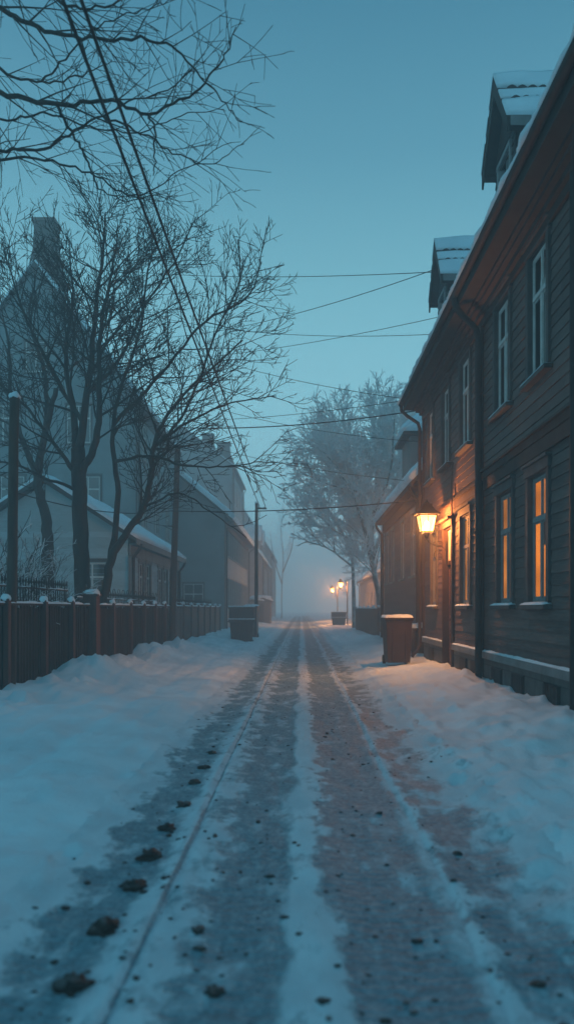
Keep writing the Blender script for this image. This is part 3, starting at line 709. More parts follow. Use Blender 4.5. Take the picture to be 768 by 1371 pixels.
    b.tube([(2.945, 15.28, 3.15), (2.94, 15.16, 3.25), (2.945, 15.06, 3.1), (2.945, 15.05, 2.7)], 0.009, 6)
    b.build('service_cable', M['wire'], h)
    b = MB(); b.tube([(2.95, 15.05, 3.8), (2.94, 15.0, 3.72), (2.95, 14.98, 3.6), (2.9, 14.94, 3.52)], 0.014, 6); b.build('wall_hook', M['metal_dark'], h)
    # dormers
    for yc in (11.75, 16.95):
        XF, XR = 3.06, 2.88; hw = 0.58; zt, zr = 8.35, 9.38
        dz = Vector((0, 0, 0))
        b = MB()   # cheeks and front as clapboards
        zs = 6.9
        clapboard_rows(b, lambda a, o, z: (XF - o, a, z), yc-hw, yc+hw, zs, zt, [(yc-0.3, yc+0.3, 7.15, 8.12)], board=0.12, lap=0.015)
        clapboard_rows(b, lambda a, o, z: (a, yc-hw-o, z), XF, 5.2, zs, zt, [], board=0.12, lap=0.015)
        clapboard_rows(b, lambda a, o, z: (a, yc+hw+o, z), XF, 5.2, zs, zt, [], board=0.12, lap=0.015)
        b.prism([(yc-hw, zt), (yc+hw, zt), (yc, zt+0.86)], 'x', XF+0.002, XF+0.05)
        b.box(XF+0.12, 5.0, yc-hw+0.03, yc+hw-0.03, 6.9, zt)
        dm = b.build('dormer', M['trim_dark'], h)
        b = MB()
        ow, ot = 0.76, 0.07    # roof half width and thickness
        pr = [(yc-ow, zt-0.1), (yc, zr-ot), (yc+ow, zt-0.1), (yc+ow, zt-0.03), (yc, zr), (yc-ow, zt-0.03)]
        b.prism([pr[0], pr[1], pr[4], pr[5]], 'x', XR+0.03, 6.4); b.prism([pr[1], pr[2], pr[3], pr[4]], 'x', XR+0.03, 6.4)
        b.build('dormer_roof', M['roof_dark'], dm)
        b = MB()   # barge boards, deep as in an old house
        for sy in (-1, 1):
            b.prism([(yc+sy*(ow+0.01), zt-0.26), (yc+sy*(ow+0.01), zt-0.02), (yc, zr+0.01), (yc, zr-0.3)], 'x', XR, XR+0.029)
        b.prism([(yc-ow, zt-0.15), (yc-ow, zt-0.101), (yc-hw-0.016, zt-0.101), (yc-hw-0.016, zt-0.15)], 'x', XR+0.03, 5.2)
        b.prism([(yc+ow, zt-0.15), (yc+ow, zt-0.101), (yc+hw+0.016, zt-0.101), (yc+hw+0.016, zt-0.15)], 'x', XR+0.03, 5.2)
        b.build('barge_board', M['trim_dark'], dm)
        b = MB(); b.box(XR+0.05, 5.4, yc-ow-0.012, yc-ow, zt-0.17, zt-0.02); b.build('eave_board', M['plinth_board'], dm)
        # snow in courses, tile edges showing between them
        b = MB(); tl = MB()
        for sy in (-1, 1):
            e0 = Vector((0, yc+sy*(ow+0.01), zt-0.03)); e1 = Vector((0, yc, zr+0.01))
            for a0, a1, th in ((0.0, 0.33, 0.085), (0.40, 0.60, 0.05), (0.67, 1.0, 0.075)):
                p0 = e0.lerp(e1, a0); p1 = e0.lerp(e1, a1)
                snow_slab(b, (XR-0.01, p0.y, p0.z), (6.2, p0.y, p0.z), (6.2, p1.y, p1.z), (XR-0.01, p1.y, p1.z), th, 40, 6, 0.35, seed=sy*5+a0*9+yc)
            for a in (0.365, 0.635):
                p = e0.lerp(e1, a)
                k = 200; x0 = XR + 0.12; vt = []
                for i in range(k+1):      # one row of roof tiles: a scalloped edge
                    x = x0 + (5.6-x0)*i/k; zz = 0.012 + 0.04*abs(math.sin((x-x0)*math.pi/0.15))
                    vt += [(x, p.y-0.035, p.z-0.02), (x, p.y-0.035, p.z+zz), (x, p.y+0.035, p.z+zz), (x, p.y+0.035, p.z-0.02)]
                tl.add(vt, [(4*i+j, 4*i+j+1, 4*i+j+5, 4*i+j+4) for i in range(k) for j in range(3)])
        b.build('dormer_snow', M['snow'], dm, smooth=True)
        tl.build('tile_row', M['roof_dark'], dm)
        # window: a part of the house's dormer (sub-part geometry kept in one mesh)
        m = basis((XF-0.006, yc, 7.15), (0, -1, 0), (-1, 0, 0))
        b = MB(m)
        b.box(-0.38, -0.3, -0.02, 0.03, -0.02, 1.0); b.box(0.3, 0.38, -0.02, 0.03, -0.02, 1.0); b.box(-0.38, 0.38, -0.02, 0.04, 1.0, 1.07); b.box(-0.4, 0.4, -0.02, 0.07, -0.07, -0.02)
        b.box(-0.3, -0.26, -0.06, -0.02, 0, 0.97); b.box(0.26, 0.3, -0.06, -0.02, 0, 0.97); b.box(-0.025, 0.025, -0.06, -0.02, 0, 0.97); b.box(-0.26, 0.26, -0.06, -0.025, 0.62, 0.66)
        b.build('window_frame', M['sash_low'], dm)
        b = MB(m); b.box(-0.3, 0.3, -0.065, -0.061, 0, 0.97); b.build('window_pane', M['glass_far'], dm)
    return h
near_house()

# ------------------------------------------------------------------ lanterns
def lantern(loc, wall_x, label, group):
    """loc = centre of the lantern's foot; the arm comes out of the wall at wall_x"""
    x, y, z = loc
    L = empty('street_lantern', (wall_x, y, z-0.35), label, 'lantern', group)
    hb, ht = 0.115, 0.175
    b = MB()
    z0, z1 = z+0.06, z+0.40
    for sx in (-1, 1):
        for sy in (-1, 1):
            b.tube([(x+sx*hb, y+sy*hb, z0), (x+sx*ht, y+sy*ht, z1)], 0.011, 4)
    for zz, w in ((z0, hb), (z1, ht)):
        b.box(x-w-0.012, x+w+0.012, y-w-0.012, y-w+0.004, zz-0.012, zz+0.012); b.box(x-w-0.012, x+w+0.012, y+w-0.004, y+w+0.012, zz-0.012, zz+0.012)
        b.box(x-w-0.012, x-w+0.004, y-w+0.005, y+w-0.005, zz-0.012, zz+0.012); b.box(x+w-0.004, x+w+0.012, y-w+0.005, y+w-0.005, zz-0.012, zz+0.012)
    for k in range(4):   # a slim glazing bar on every side
        a = k*math.pi/2; c, s = math.cos(a), math.sin(a)
        b.tube([(x+c*hb, y+s*hb, z0), (x+c*ht, y+s*ht, z1)], 0.006, 4)
    b.build('frame', M['metal_dark'], L)
    b = MB(); b.frustum(x, y, z1+0.012, 0.235, 0.235, z1+0.035, 0.23, 0.23); b.frustum(x, y, z1+0.035, 0.23, 0.23, z1+0.10, 0.15, 0.15)
    b.frustum(x, y, z1+0.10, 0.15, 0.15, z1+0.20, 0.085, 0.085); b.frustum(x, y, z1+0.20, 0.1, 0.1, z1+0.235, 0.09, 0.09)
    b.lathe([(0.05, z1+0.235), (0.06, z1+0.26), (0.02, z1+0.285), (0.015, z1+0.31), (0.004, z1+0.34)], x, y, 10)
    b.build('cap', M['metal_dark'], L, bevel=0.004)
    b = MB(); e = 0.006
    b.add([(x-hb+e,y-hb+e,z0+.013),(x+hb-e,y-hb+e,z0+.013),(x+hb-e,y+hb-e,z0+.013),(x-hb+e,y+hb-e,z0+.013),(x-ht+e,y-ht+e,z1-.013),(x+ht-e,y-ht+e,z1-.013),(x+ht-e,y+ht-e,z1-.013),(x-ht+e,y+ht-e,z1-.013)],
          [(0,1,5,4),(1,2,6,5),(2,3,7,6),(3,0,4,7)])
    b.build('glass', M['lantern_glass'], L)
    b = MB(); b.frustum(x, y, z-0.0, 0.045, 0.045, z+0.046, 0.055, 0.055); b.box(x-0.11, x+0.11, y-0.008, y+0.008, z+0.047, z+0.058); b.box(x-0.008, x+0.008, y-0.11, y-0.0085, z+0.047, z+0.058); b.box(x-0.008, x+0.008, y+0.0085, y+0.11, z+0.047, z+0.058); b.lathe([(0.018, z-0.1), (0.03, z-0.06), (0.045, z-0.03), (0.05, z)], x, y, 10)
    b.build('foot', M['metal_dark'], L)
    b = MB(); b.lathe([(0.01, z+0.1), (0.035, z+0.14), (0.05, z+0.2), (0.035, z+0.27), (0.008, z+0.3)], x, y, 12); b.build('bulb', M['bulb'], L, smooth=True)
    # scrolled arm
    b = MB(); wx = wall_x-0.03; n = 24
    arm = [(x, y, z-0.09), (x+0.04, y, z-0.14), (x+0.15, y, z-0.2), (x+(wx-x)*0.55, y, z-0.22), (x+(wx-x)*0.8, y, z-0.23), (wx, y, z-0.3)]
    b.tube(arm, 0.013, 8)
    b.tube([(x+(wx-x)*0.6+0.10*math.cos(t*0.35), y, z-0.17+0.045*math.sin(t*0.35)) for t in range(19)], 0.009, 6)
    sc_ = []
    for t in range(26):
        a = t*0.3; r = 0.13*(1-t/34); sc_.append((wx-0.14+r*math.cos(a+1.0), y, z-0.42+r*math.sin(a+1.0)))
    b.tube(sc_, 0.009, 6)
    b.box(wx, wx+0.029, y-0.025, y+0.025, z-0.6, z-0.14)
    b.build('bracket', M['metal_dark'], L)
    return L
def point(name, loc, power, r=0.07, col=(1.0, 0.34, 0.09)):
    l = bpy.data.lights.new(name, 'POINT'); l.energy = power; l.color = col; l.shadow_soft_size = r
    o = bpy.data.objects.new(name, l); o.location = loc; COL.objects.link(o); return o
LP = (2.56, 16.0, 2.90)
l0 = lantern(LP, 2.98, 'glowing wall lantern on a scrolled iron arm above the house door, largest of the three', 'lit wall lanterns')
def bulb_light(root, loc, power, r=0.07):
    o = point('lamp_light', loc, power, r); o.parent = root; o.location = Vector(loc) - root.location
bulb_light(l0, (LP[0], LP[1], LP[2]+0.19), 1200, 0.08)

# ------------------------------------------------------------------ wheelie bins
def wheelie_bin(loc, w, d, hgt, mat, label, cat='bin', group=None, rot=0.0, cover=0.05):
    r = empty('wheelie_bin', (0, 0, 0), label, cat, group)
    b = MB(); hw, hd = w/2, d/2
    b.frustum(0, 0, 0.05, hw*0.82, hd*0.8, hgt*0.9, hw*0.95, hd*0.95)
    b.frustum(0, 0, hgt*0.9, hw*1.0, hd*1.0, hgt*0.94, hw*1.02, hd*1.02)
    b.box(-hw*0.5, -hw*0.44, -hd*0.9-0.012, -hd*0.8, 0.1, hgt*0.88); b.box(hw*0.44, hw*0.5, -hd*0.9-0.012, -hd*0.8, 0.1, hgt*0.88)
    b.build('body', mat, r, bevel=0.015)
    b = MB(); b.frustum(0, 0, hgt*0.942, hw*1.06, hd*1.06, hgt*0.972, hw*1.07, hd*1.07); b.frustum(0, 0, hgt*0.972, hw*1.0, hd*1.0, hgt*0.995, hw*0.8, hd*0.8)
    b.build('lid', mat, r, bevel=0.01)
    b = MB(); b.tube([(-hw*0.8, hd*1.1, hgt*0.9), (-hw*0.8, hd*1.25, hgt*0.93), (hw*0.8, hd*1.25, hgt*0.93), (hw*0.8, hd*1.1, hgt*0.9)], 0.015, 8); b.build('handle', mat, r)
    for sx in (-1, 1):
        b = MB(Matrix.Translation((sx*hw*0.82, hd*0.75, 0.1)) @ Matrix.Rotation(math.pi/2, 4, 'Y')); b.lathe([(0.06, -0.03), (0.1, -0.03), (0.1, 0.03), (0.06, 0.03)], 0, 0, 18); b.build('wheel', M['rubber'], r)
    b = MB(); nu, nv = 20, 12; vs = []
    for j in range(nv+1):
        for i in range(nu+1):
            u, v = i/nu*2-1, j/nv*2-1
            e = max(0, 1-max(abs(u), abs(v))**6)
            vs.append((u*hw*1.05, v*hd*1.05, hgt*0.975 + (cover*(e**0.5))*(1+0.35*fb(u*1.5+loc[0], v*1.5, 0, 3)) + (0.02 if e > 0 else 0)))
    b.add(vs, [(j*(nu+1)+i, j*(nu+1)+i+1, (j+1)*(nu+1)+i+1, (j+1)*(nu+1)+i) for j in range(nv) for i in range(nu)])
    b.build('snow_cap', M['snow'], r, smooth=True)
    r.location = loc; r.rotation_euler = (0, 0, rot)
    return r
wheelie_bin((2.11, 17.3, 0.17), 0.6, 0.62, 1.06, M['bin_brown'], 'brown wheelie bin with snow on its lid, beside the wooden house', rot=0.06, cover=0.045)

def big_container(loc, w, d, hgt, mat, label, rot=0):
    r = empty('waste_container', (0, 0, 0), label, 'container')
    hw, hd = w/2, d/2
    b = MB(); b.frustum(0, 0, 0.12, hw*0.8, hd*0.78, hgt*0.56, hw*0.9, hd*0.9); b.frustum(0, 0, hgt*0.56, hw*1.0, hd*1.0, hgt*0.64, hw*1.0, hd*1.0)
    b.box(-hw*0.9, hw*0.9, -hd*0.75, hd*0.75, 0.06, 0.119)
    for k in range(-2, 3): b.frustum(k*hw*0.32, -hd*0.83, 0.16, 0.02, 0.03, hgt*0.54, 0.02, 0.045)
    b.build('body', mat, r, bevel=0.012)
    b = MB(); b.box(-hw*0.97, hw*0.97, -hd*0.97, hd*0.97, hgt*0.66, hgt*0.93); b.box(-hw*1.03, hw*1.03, -hd*1.03, hd*1.03, hgt*0.932, hgt*0.97)
    b.build('lid', mat, r, bevel=0.02)
    b = MB(); b.box(-hw*1.0, hw*1.0, -hd*1.0, hd, hgt*0.972, hgt*1.0+0.02); b.box(-hw*1.01, hw*1.01, -hd*1.02, -hd*0.971, hgt*0.642, hgt*0.67)
    b.build('snow_cap', M['snow'], r, bevel=0.018)
    for sx in (-1, 1):
        for sy in (-1, 1):
            b = MB(Matrix.Translation((sx*hw*0.7, sy*hd*0.6, 0.08)) @ Matrix.Rotation(math.pi/2, 4, 'Y')); b.lathe([(0.04, -0.02), (0.08, -0.02), (0.08, 0.02), (0.04, 0.02)], 0, 0, 14); b.build('wheel', M['rubber'], r)
        b = MB(); b.tube([(sx*hw*1.0, -hd*0.3, hgt*0.58), (sx*hw*1.08, -hd*0.3, hgt*0.58), (sx*hw*1.08, hd*0.3, hgt*0.58), (sx*hw*1.0, hd*0.3, hgt*0.58)], 0.015, 6); b.build('handle', M['metal_dark'], r)
    r.location = loc; r.rotation_euler = (0, 0, rot); return r
big_container((-2.38, 31.5, 0.02), 1.04, 0.9, 1.48, M['bin_dark'], 'dark waste container with flat snowy lid standing on the snow past the left fence', rot=0.05)
wheelie_bin((-2.2, 34.8, 0.1), 0.6, 0.65, 1.45, M['bin_dark'], 'dark bin just showing behind the waste container', rot=-0.1)
big_container((2.75, 57.5, 0.02), 1.1, 0.9, 1.15, M['bin_dark'], 'small foggy waste container below the distant lanterns', rot=0)

# ------------------------------------------------------------------ fences
def plank_fence(X, y0, y1, top, posts, label, mat, postmat, name='plank_fence', gap=0.012, bw=0.1, face=1, tall=()):
    rnd = random.Random(int(abs(X)*10+y0*7))
    f = empty(name, (X, (y0+y1)/2, 0), label, 'fence')
    b = MB(); y = y0
    while y < y1:
        zz = top - 0.06 + rnd.uniform(-0.03, 0.03); o = rnd.uniform(-0.006, 0.006)
        b.box(X-0.012+o, X+0.012+o, y, min(y+bw-gap, y1), -0.05, zz); y += bw
    b.build('boards', mat, f)
    b = MB(); b.box(X-0.06*face if face > 0 else X+0.02, X-0.019 if face > 0 else X+0.06, y0, y1, 0.35, 0.44)
    b.box(X-0.06 if face > 0 else X+0.02, X-0.019 if face > 0 else X+0.06, y0, y1, 1.1, 1.19)
    b.box(X-0.04, X+0.045, y0, y1, top-0.045, top-0.012); b.build('rail', mat, f)
    b = MB(); k = int((y1-y0)/0.08); vs = []
    for i in range(k+1):
        y = y0+(y1-y0)*i/k; t = max(0.004, 0.026+0.03*fb(y*1.7, X, 0, 3))
        vs += [(X-0.042, y, top-0.012), (X-0.03, y, top-0.012+t), (X+0.03, y, top-0.012+t*1.1), (X+0.047, y, top-0.014)]
    b.add(vs, [(4*i+j, 4*i+j+1, 4*i+j+5, 4*i+j+4) for i in range(k) for j in range(3)])
    b.build('rail_snow', M['snow'], f, smooth=True)
    for i, py in enumerate(posts):
        big = any(abs(py-t) < 0.01 for t in tall); pw = 0.13 if big else 0.055; pt = top + (0.2 if big else 0.05) + rnd.uniform(-0.01, 0.02)
        b = MB(); b.box(X+0.03-pw if not big else X-0.1, X+0.03+pw*(1 if face > 0 else 0.4), py-pw, py+pw, -0.05, pt)
        if big: b.box(X-0.13, X+0.19, py-0.16, py+0.16, pt-0.05, pt-0.01)
        p = b.build('post', postmat, f, bevel=0.008)
        b = MB(); c = (X+0.03, py, pt-0.005); b.blob(c, pw*1.25, pw*1.25, 0.09 if big else 0.075, seed=py, rough=0.2, nu=10, nv=6); b.build('post_snow', M['snow'], p, smooth=True)
    return f
FX = -4.0
plank_fence(FX, 10.2, 23.7, 1.49, [10.55, 12.1, 13.55, 14.85, 16.5, 18.2, 19.75, 21.3, 22.8], 'dark brown plank fence with snow-capped posts, in front of the large bare tree', M['plank_dark'], M['plank_red'], tall=(14.85,), gap=0.045, bw=0.125)
plank_fence(FX, 24.4, 38.5, 1.5, [24.6, 26.4, 28.3, 30.2, 32.2, 34.2, 36.2, 38.3], 'greyish plank fence continuing beyond the wooden utility pole towards the container', M['plank_grey'], M['plank_grey'])
plank_fence(3.0, 30.6, 43, 1.42, [30.7, 33, 35.4, 37.8, 40.2, 42.9], 'grey plank fence with snowy top beside the frosted tree on the right side', M['plank_grey'], M['plank_grey'], face=-1)

def iron_railing(X, y0, y1, z0, z1, step, label, scroll=False):
    f = empty('iron_railing', (X, (y0+y1)/2, 0), label, 'railing')
    b = MB(); y = y0
    while y <= y1:
        b.tube([(X, y, 0.05), (X, y, z1-0.06)], 0.009, 4); b.tube([(X, y, z1-0.06), (X, y, z1-0.03), (X, y, z1+0.05)], [0.01, 0.022, 0.001], 4)
        if scroll and int((y-y0)/step) % 3 == 0:
            b.tube([(X, y+0.16+0.13*math.cos(a*0.5), z1+0.02+0.1*math.sin(a*0.5)) for a in range(0, 7)], 0.008, 4)
        y += step
    b.build('pickets', M['metal_dark'], f)
    b = MB(); b.box(X-0.012, X+0.012, y0, y1, z1-0.14, z1-0.115); b.box(X-0.012, X+0.012, y0, y1, 0.3, 0.325); b.build('rail', M['metal_dark'], f)
    b = MB(); k = int((y1-y0)/0.06); vs = []
    for i in range(k+1):
        y = y0+(y1-y0)*i/k; t = max(0.001, 0.012+0.03*fb(y*3, X, 0, 3))
        vs += [(X-0.015, y, z1-0.115), (X, y, z1-0.115+t), (X+0.015, y, z1-0.115)]
    b.add(vs, [(3*i+j, 3*i+j+1, 3*i+j+4, 3*i+j+3) for i in range(k) for j in range(2)]); b.build('rail_snow', M['snow'], f, smooth=True)
    return f
iron_railing(-4.35, 10.4, 14.6, 0.2, 1.86, 0.125, 'spiked iron railing showing above the nearest stretch of plank fence')
iron_railing(-4.35, 15.2, 23.4, 0.2, 1.74, 0.16, 'scrolled iron railing above the fence in front of the small pale house', scroll=True)
iron_railing(-4.3, 26.0, 37.5, 0.2, 1.72, 0.25, 'iron railing showing above the greyish fence below the stucco gable', scroll=True)

# ------------------------------------------------------------------ poles and wires
def pole(base, top, r0, r1, label, arm=True, mat=None, name='utility_pole'):
    p = empty(name, base, label, 'pole')
    b = MB(); n = 8; B, T = Vector(base), Vector(top)
    b.tube([B.lerp(T, i/n)+Vector((0.012*N(i*0.9, base[1]), 0, 0)) for i in range(n+1)], [r0+(r1-r0)*i/n for i in range(n+1)], 12)
    b.build('shaft', mat or M['pole'], p, smooth=True)
    b = MB(); b.blob((T.x, T.y, T.z), r1*1.2, r1*1.2, 0.07, seed=base[1], rough=0.2, nu=10, nv=6); b.build('snow_cap', M['snow'], p, smooth=True)
    if arm:
        b = MB(); b.box(T.x-0.02, T.x+0.45, T.y-r1-0.05, T.y-r1-0.004, T.z-0.3, T.z-0.22); b.build('crossarm', mat or M['pole'], p)
        for dx in (0.12, 0.38):
            b = MB(); b.lathe([(0.02, T.z-0.22), (0.035, T.z-0.19), (0.02, T.z-0.16), (0.032, T.z-0.13), (0.012, T.z-0.1)], T.x+dx, T.y-r1-0.027, 8); b.build('insulator', M['sash'], p)
    return p
pole((-3.99, 24.05, -0.1), (-3.78, 24.05, 6.45), 0.11, 0.085, 'dark wooden utility pole rising between the two left plank fences', arm=False)
pole((-2.02, 35.2, -0.1), (-2.0, 35.2, 6.15), 0.09, 0.07, 'slim foggy utility pole beside the dark waste container', arm=True)
pole((-4.05, 10.9, -0.1), (-3.98, 10.9, 4.35), 0.075, 0.065, 'thick dark wooden post with a snow cap behind the nearest fence corner', arm=False, name='wooden_post')
pole((-2.0, -9.0, -0.1), (-2.0, -9.0, 7.0), 0.1, 0.08, 'wooden utility pole carrying the twin wires', arm=True) if False else None

def wire(a, b, r, label, sag=0.0, n=28):
    m = MB(); a, b = Vector(a), Vector(b)
    pts = []
    for i in range(n+1):
        t = i/n; p = a.lerp(b, t); p.z -= sag*4*t*(1-t); pts.append(p)
    m.tube(pts, r, 5)
    mid = a.lerp(b, 0.5)
    o = m.build('overhead_wire', M['wire'], None, smooth=True)
    return tag(o, label, 'wire', 'overhead wires across the street')
wire((-1.84, -8, 6.35), (-1.88, 35.15, 6.03), 0.016, 'left one of the twin wires running down the street over the road', 0.12)
wire((-1.76, -8, 6.42), (-1.62, 35.15, 6.03), 0.016, 'right one of the twin wires running down the street over the road', 0.16)
wire(P(118, 356, 33.2), P(578, 364, 17.2), 0.009, 'topmost thin wire, level, ending at the far dormer', 0.25)
wire(P(150, 452, 33.1), P(577, 362, 17.0), 0.009, 'thin wire climbing to the far dormer from the left gable', 0.5)
wire(P(130, 400, 33.1), P(586, 447, 18.9), 0.008, 'thin wire falling to the eave below the far dormer', 0.55)
wire(P(160, 482, 33.1), P(588, 424, 18.4), 0.008, 'thin wire climbing to the eave below the far dormer', 0.3)
wire(P(150, 425, 33.1), P(543, 534, 19.2), 0.008, 'wire falling steeply to the far end of the gutter', 0.45)
wire(P(229, 572, 24.1), P(568, 548, 19.2), 0.016, 'thick dark wire slightly rising to the corner below the gutter', 0.18)
wire(P(170, 560, 33.1), P(542, 536, 19.25), 0.008, 'thin wire just above the thick dark one', 0.25)
wire(P(160, 500, 33.1), P(568, 592, 22.4), 0.009, 'wire falling past the frosted tree towards the second house', 0.5)
wire(P(170, 560, 33.1), P(560, 645, 21.0), 0.008, 'faint low wire crossing in front of the frosted tree', 0.4)
wire(P(229, 684, 24.0), P(566, 669, 19.15), 0.015, 'lowest thick wire, from the wooden pole to the house corner above the lantern', 0.12)
wire(P(8, 655, 17.0), P(229, 684, 24.0), 0.013, 'low thick wire going left from the wooden pole through the tree', 0.25)

# ------------------------------------------------------------------ other houses
def gabled_house(label, xs, xb, y0, y1, eave, ridge, wall, snow_th=0.12, over=0.35, name='house', rows=(), wins=(), ww=0.9, wh=1.4,
                 chimneys=(), gable_wins=(), roof=None, clap=None, cat='house', trim=None, xr=None, pipe=True, ends=True, snow_front=True):
    """ridge along the street. xs = street-side wall, xb = back wall; faces the street towards x = 0"""
    s = 1 if xs < 0 else -1      # outward direction of the street wall
    lo, hi = sorted((xs, xb)); xr = xr if xr is not None else (xs+xb)/2
    h = empty(name, ((xs+xb)/2, (y0+y1)/2, 0), label, cat)
    b = MB()
    holes = [(c-ww/2, c+ww/2, z, z+wh) for z in rows for c in wins]
    if clap:
        clapboard_rows(b, lambda a, o, z: (xs+s*o, a, z), y0, y1, 0.3, eave, holes, board=0.16)
    else:
        clapboard_rows(b, lambda a, o, z: (xs+s*o, a, z), y0, y1, -0.2, eave, holes, board=50, lap=0.0)
    # gable ends
    ge = (lambda yy, o: clapboard_rows(b, lambda a, q, z: (a, yy+o*q, z), lo, hi, 0.3, eave, [], board=0.16)) if clap else (lambda yy, o: b.add([(lo, yy, -0.2), (hi, yy, -0.2), (hi, yy, eave), (lo, yy, eave)], [(0, 1, 2, 3)]))
    ge(y0, -1); ge(y1, 1)
    for yy in (y0, y1): b.add([(lo, yy, eave), (hi, yy, eave), (xr, yy, ridge-0.05)], [(0, 1, 2)])
    b.add([(xb, y0, -0.2), (xb, y1, -0.2), (xb, y1, eave), (xb, y0, eave)], [(0, 1, 2, 3)])
    b.add([(xs, y0, -0.2), (xs, y1, -0.2), (xs, y1, 0.3), (xs, y0, 0.3)], [(0, 1, 2, 3)]) if clap else None
    b.build('wall', wall, h)
    b = MB(); i0 = 0.5; b.box(lo+i0, hi-i0, y0+i0, y1-i0, -0.2, eave-0.05); b.build('inner_wall', M['room'], h)
    # roof planes
    ya, yb = y0-over, y1+over
    def slope(xe_wall, sgn):
        k = (ridge-eave)/abs(xr-xe_wall); xe = xe_wall + sgn*over; ze = eave - k*over
        return xe, ze
    b = MB(); sn = MB()
    for xw in (xs, xb):
        sg = 1 if xw > xr else -1
        xe, ze = slope(xw, sg)
        b.prism([(xe, ze), (xr, ridge), (xr, ridge+0.12), (xe, ze+0.12)], 'y', ya, yb)
        a_, b_, c_, d_ = (xe, ya, ze+0.122), (xe, yb, ze+0.122), (xr, yb, ridge+0.122), (xr, ya, ridge+0.122)
        snow_slab(sn, a_, b_, c_, d_, snow_th, 30, 10, 0.4, seed=y0)
        # soft snow lip curling over the verge facing the viewer
    ro = b.build('roof', roof or M['roof_dark'], h)
    sn.build('roof_snow', M['snow'], ro, smooth=True)
    for cx, cy, cw, zt in chimneys:
        zb = ridge - abs(cx-xr)*(ridge-eave)/abs(xr-xs) - 0.3
        c = MB(); c.frustum(cx, cy, zb, cw*1.7, cw*1.3, zb+(zt-zb)*0.55, cw*1.05, cw); c.frustum(cx, cy, zb+(zt-zb)*0.55, cw*1.05, cw, zt, cw*0.9, cw*0.9); c.box(cx-cw-0.06, cx+cw+0.06, cy-cw-0.06, cy+cw+0.06, zt, zt+0.14)
        co = c.build('chimney', M['brick_chimney'], ro)
    # trim and gutter
    t = MB(); xe, ze = slope(xs, s)
    t.box(min(xs+s*0.03, xe), max(xs+s*0.03, xe), y0, y1, ze-0.03, ze-0.002); t.box(min(xe, xe+s*0.03), max(xe, xe+s*0.03), ya, yb, ze-0.06, ze+0.1)
    t.box(min(xs+s*0.03, xs+s*0.08), max(xs+s*0.03, xs+s*0.08), y0, y1, ze-0.35, ze-0.04)
    for yy, q in ((y0, -1), (y1, 1)): t.box(min(xs+s*0.025, xs+s*0.06), max(xs+s*0.025, xs+s*0.06), yy-0.1, yy+0.1, 0.2, ze-0.36)
    t.build('eave_trim', trim or M['trim_brown'], h)
    if pipe:
        for yy in (y0+0.15, y1-0.15):
            p = MB(); p.tube([(xe+s*0.04, yy, ze), (xe, yy, ze-0.15), (xs+s*0.12, yy, ze-0.4), (xs+s*0.12, yy, 0.2)], 0.05, 8); p.build('downpipe', M['pipe_brown'], h)
    for z in rows:
        for c in wins:
            window(h, (xs, c, z), (0, s, 0), (s, 0, 0), ww, wh, 'far', detail=False, case=0.09, mats=(M['sash_low'] if trim is None else trim, M['sash']))
    for gx, gz, gw, gh in gable_wins:
        window(h, (gx, y0-0.001, gz), (1, 0, 0), (0, -1, 0), gw, gh, 'far', detail=False, case=0.08, mats=(M['casing'], M['sash']), recess=-0.02)
    return h

# second house on the right
h2 = gabled_house('smaller brown clapboard house with snowy roof just beyond the big wooden house', 3.2, 10.2, 20.6, 30.2, 4.95, 8.6, M['siding_far'],
             rows=(2.35,), wins=(22.3, 24.6, 27.2, 28.9), ww=0.75, wh=1.75, clap=True, chimneys=(), over=0.3, snow_th=0.3)
# box dormer with a hipped roof on it
b = MB(); b.box(3.55, 6.0, 25.6, 27.6, 5.0, 7.15)
dm = b.build('dormer', M['stucco_brown'], h2)
b = MB(); ov = 0.22; z = 7.15
b.add([(3.55-ov, 25.6-ov, z), (6.0, 25.6-ov, z), (6.0, 27.6+ov, z), (3.55-ov, 27.6+ov, z), (4.5, 26.6, z+1.0), (6.0, 26.6, z+1.0)], [(0,1,5,4),(2,3,4,5),(3,0,4),(0,3,2,1),(1,2,5)])
b.box(3.55-ov-0.02, 6.0, 25.6-ov-0.02, 27.6+ov+0.02, z-0.1, z-0.003)
b.build('dormer_roof', M['roof_dark'], dm)
b = MB()
snow_slab(b, (3.55-ov, 25.6-ov, z+.01), (6.0, 25.6-ov, z+.01), (6.0, 26.6, z+1.01), (4.5, 26.6, z+1.01), 0.22, 14, 6)
snow_slab(b, (3.55-ov, 27.6+ov, z+.01), (3.55-ov, 25.6-ov, z+.01), (4.5, 26.6, z+1.01), (4.48, 26.62, z+1.01), 0.22, 14, 6)
b.build('dormer_snow', M['snow'], dm, smooth=True)
b = MB(); b.box(4.42, 4.56, 26.52, 26.68, z+0.95, z+1.6); b.build('finial', M['trim_dark'], dm)

# low snow-topped plank barrier in the gap between the two right houses
bw = empty('low_barrier', (2.9, 20.2, 0), 'low dark plank barrier with snow on top behind the brown bin', 'barrier')
b = MB()
for k in range(8): b.box(2.42+k*0.1, 2.42+k*0.1+0.09, 20.1, 20.13, 0, 0.82)
b.box(2.4, 3.3, 20.14, 20.2, 0.3, 0.4); b.box(2.38, 3.3, 20.05, 20.22, 0.83, 0.9); b.build('boards', M['trim_dark'], bw)
b = MB(); snow_slab(b, (2.38, 20.04, 0.9), (3.3, 20.04, 0.9), (3.3, 20.24, 0.92), (2.38, 20.24, 0.92), 0.12, 14, 5); b.build('snow_cap', M['snow'], bw, smooth=True)

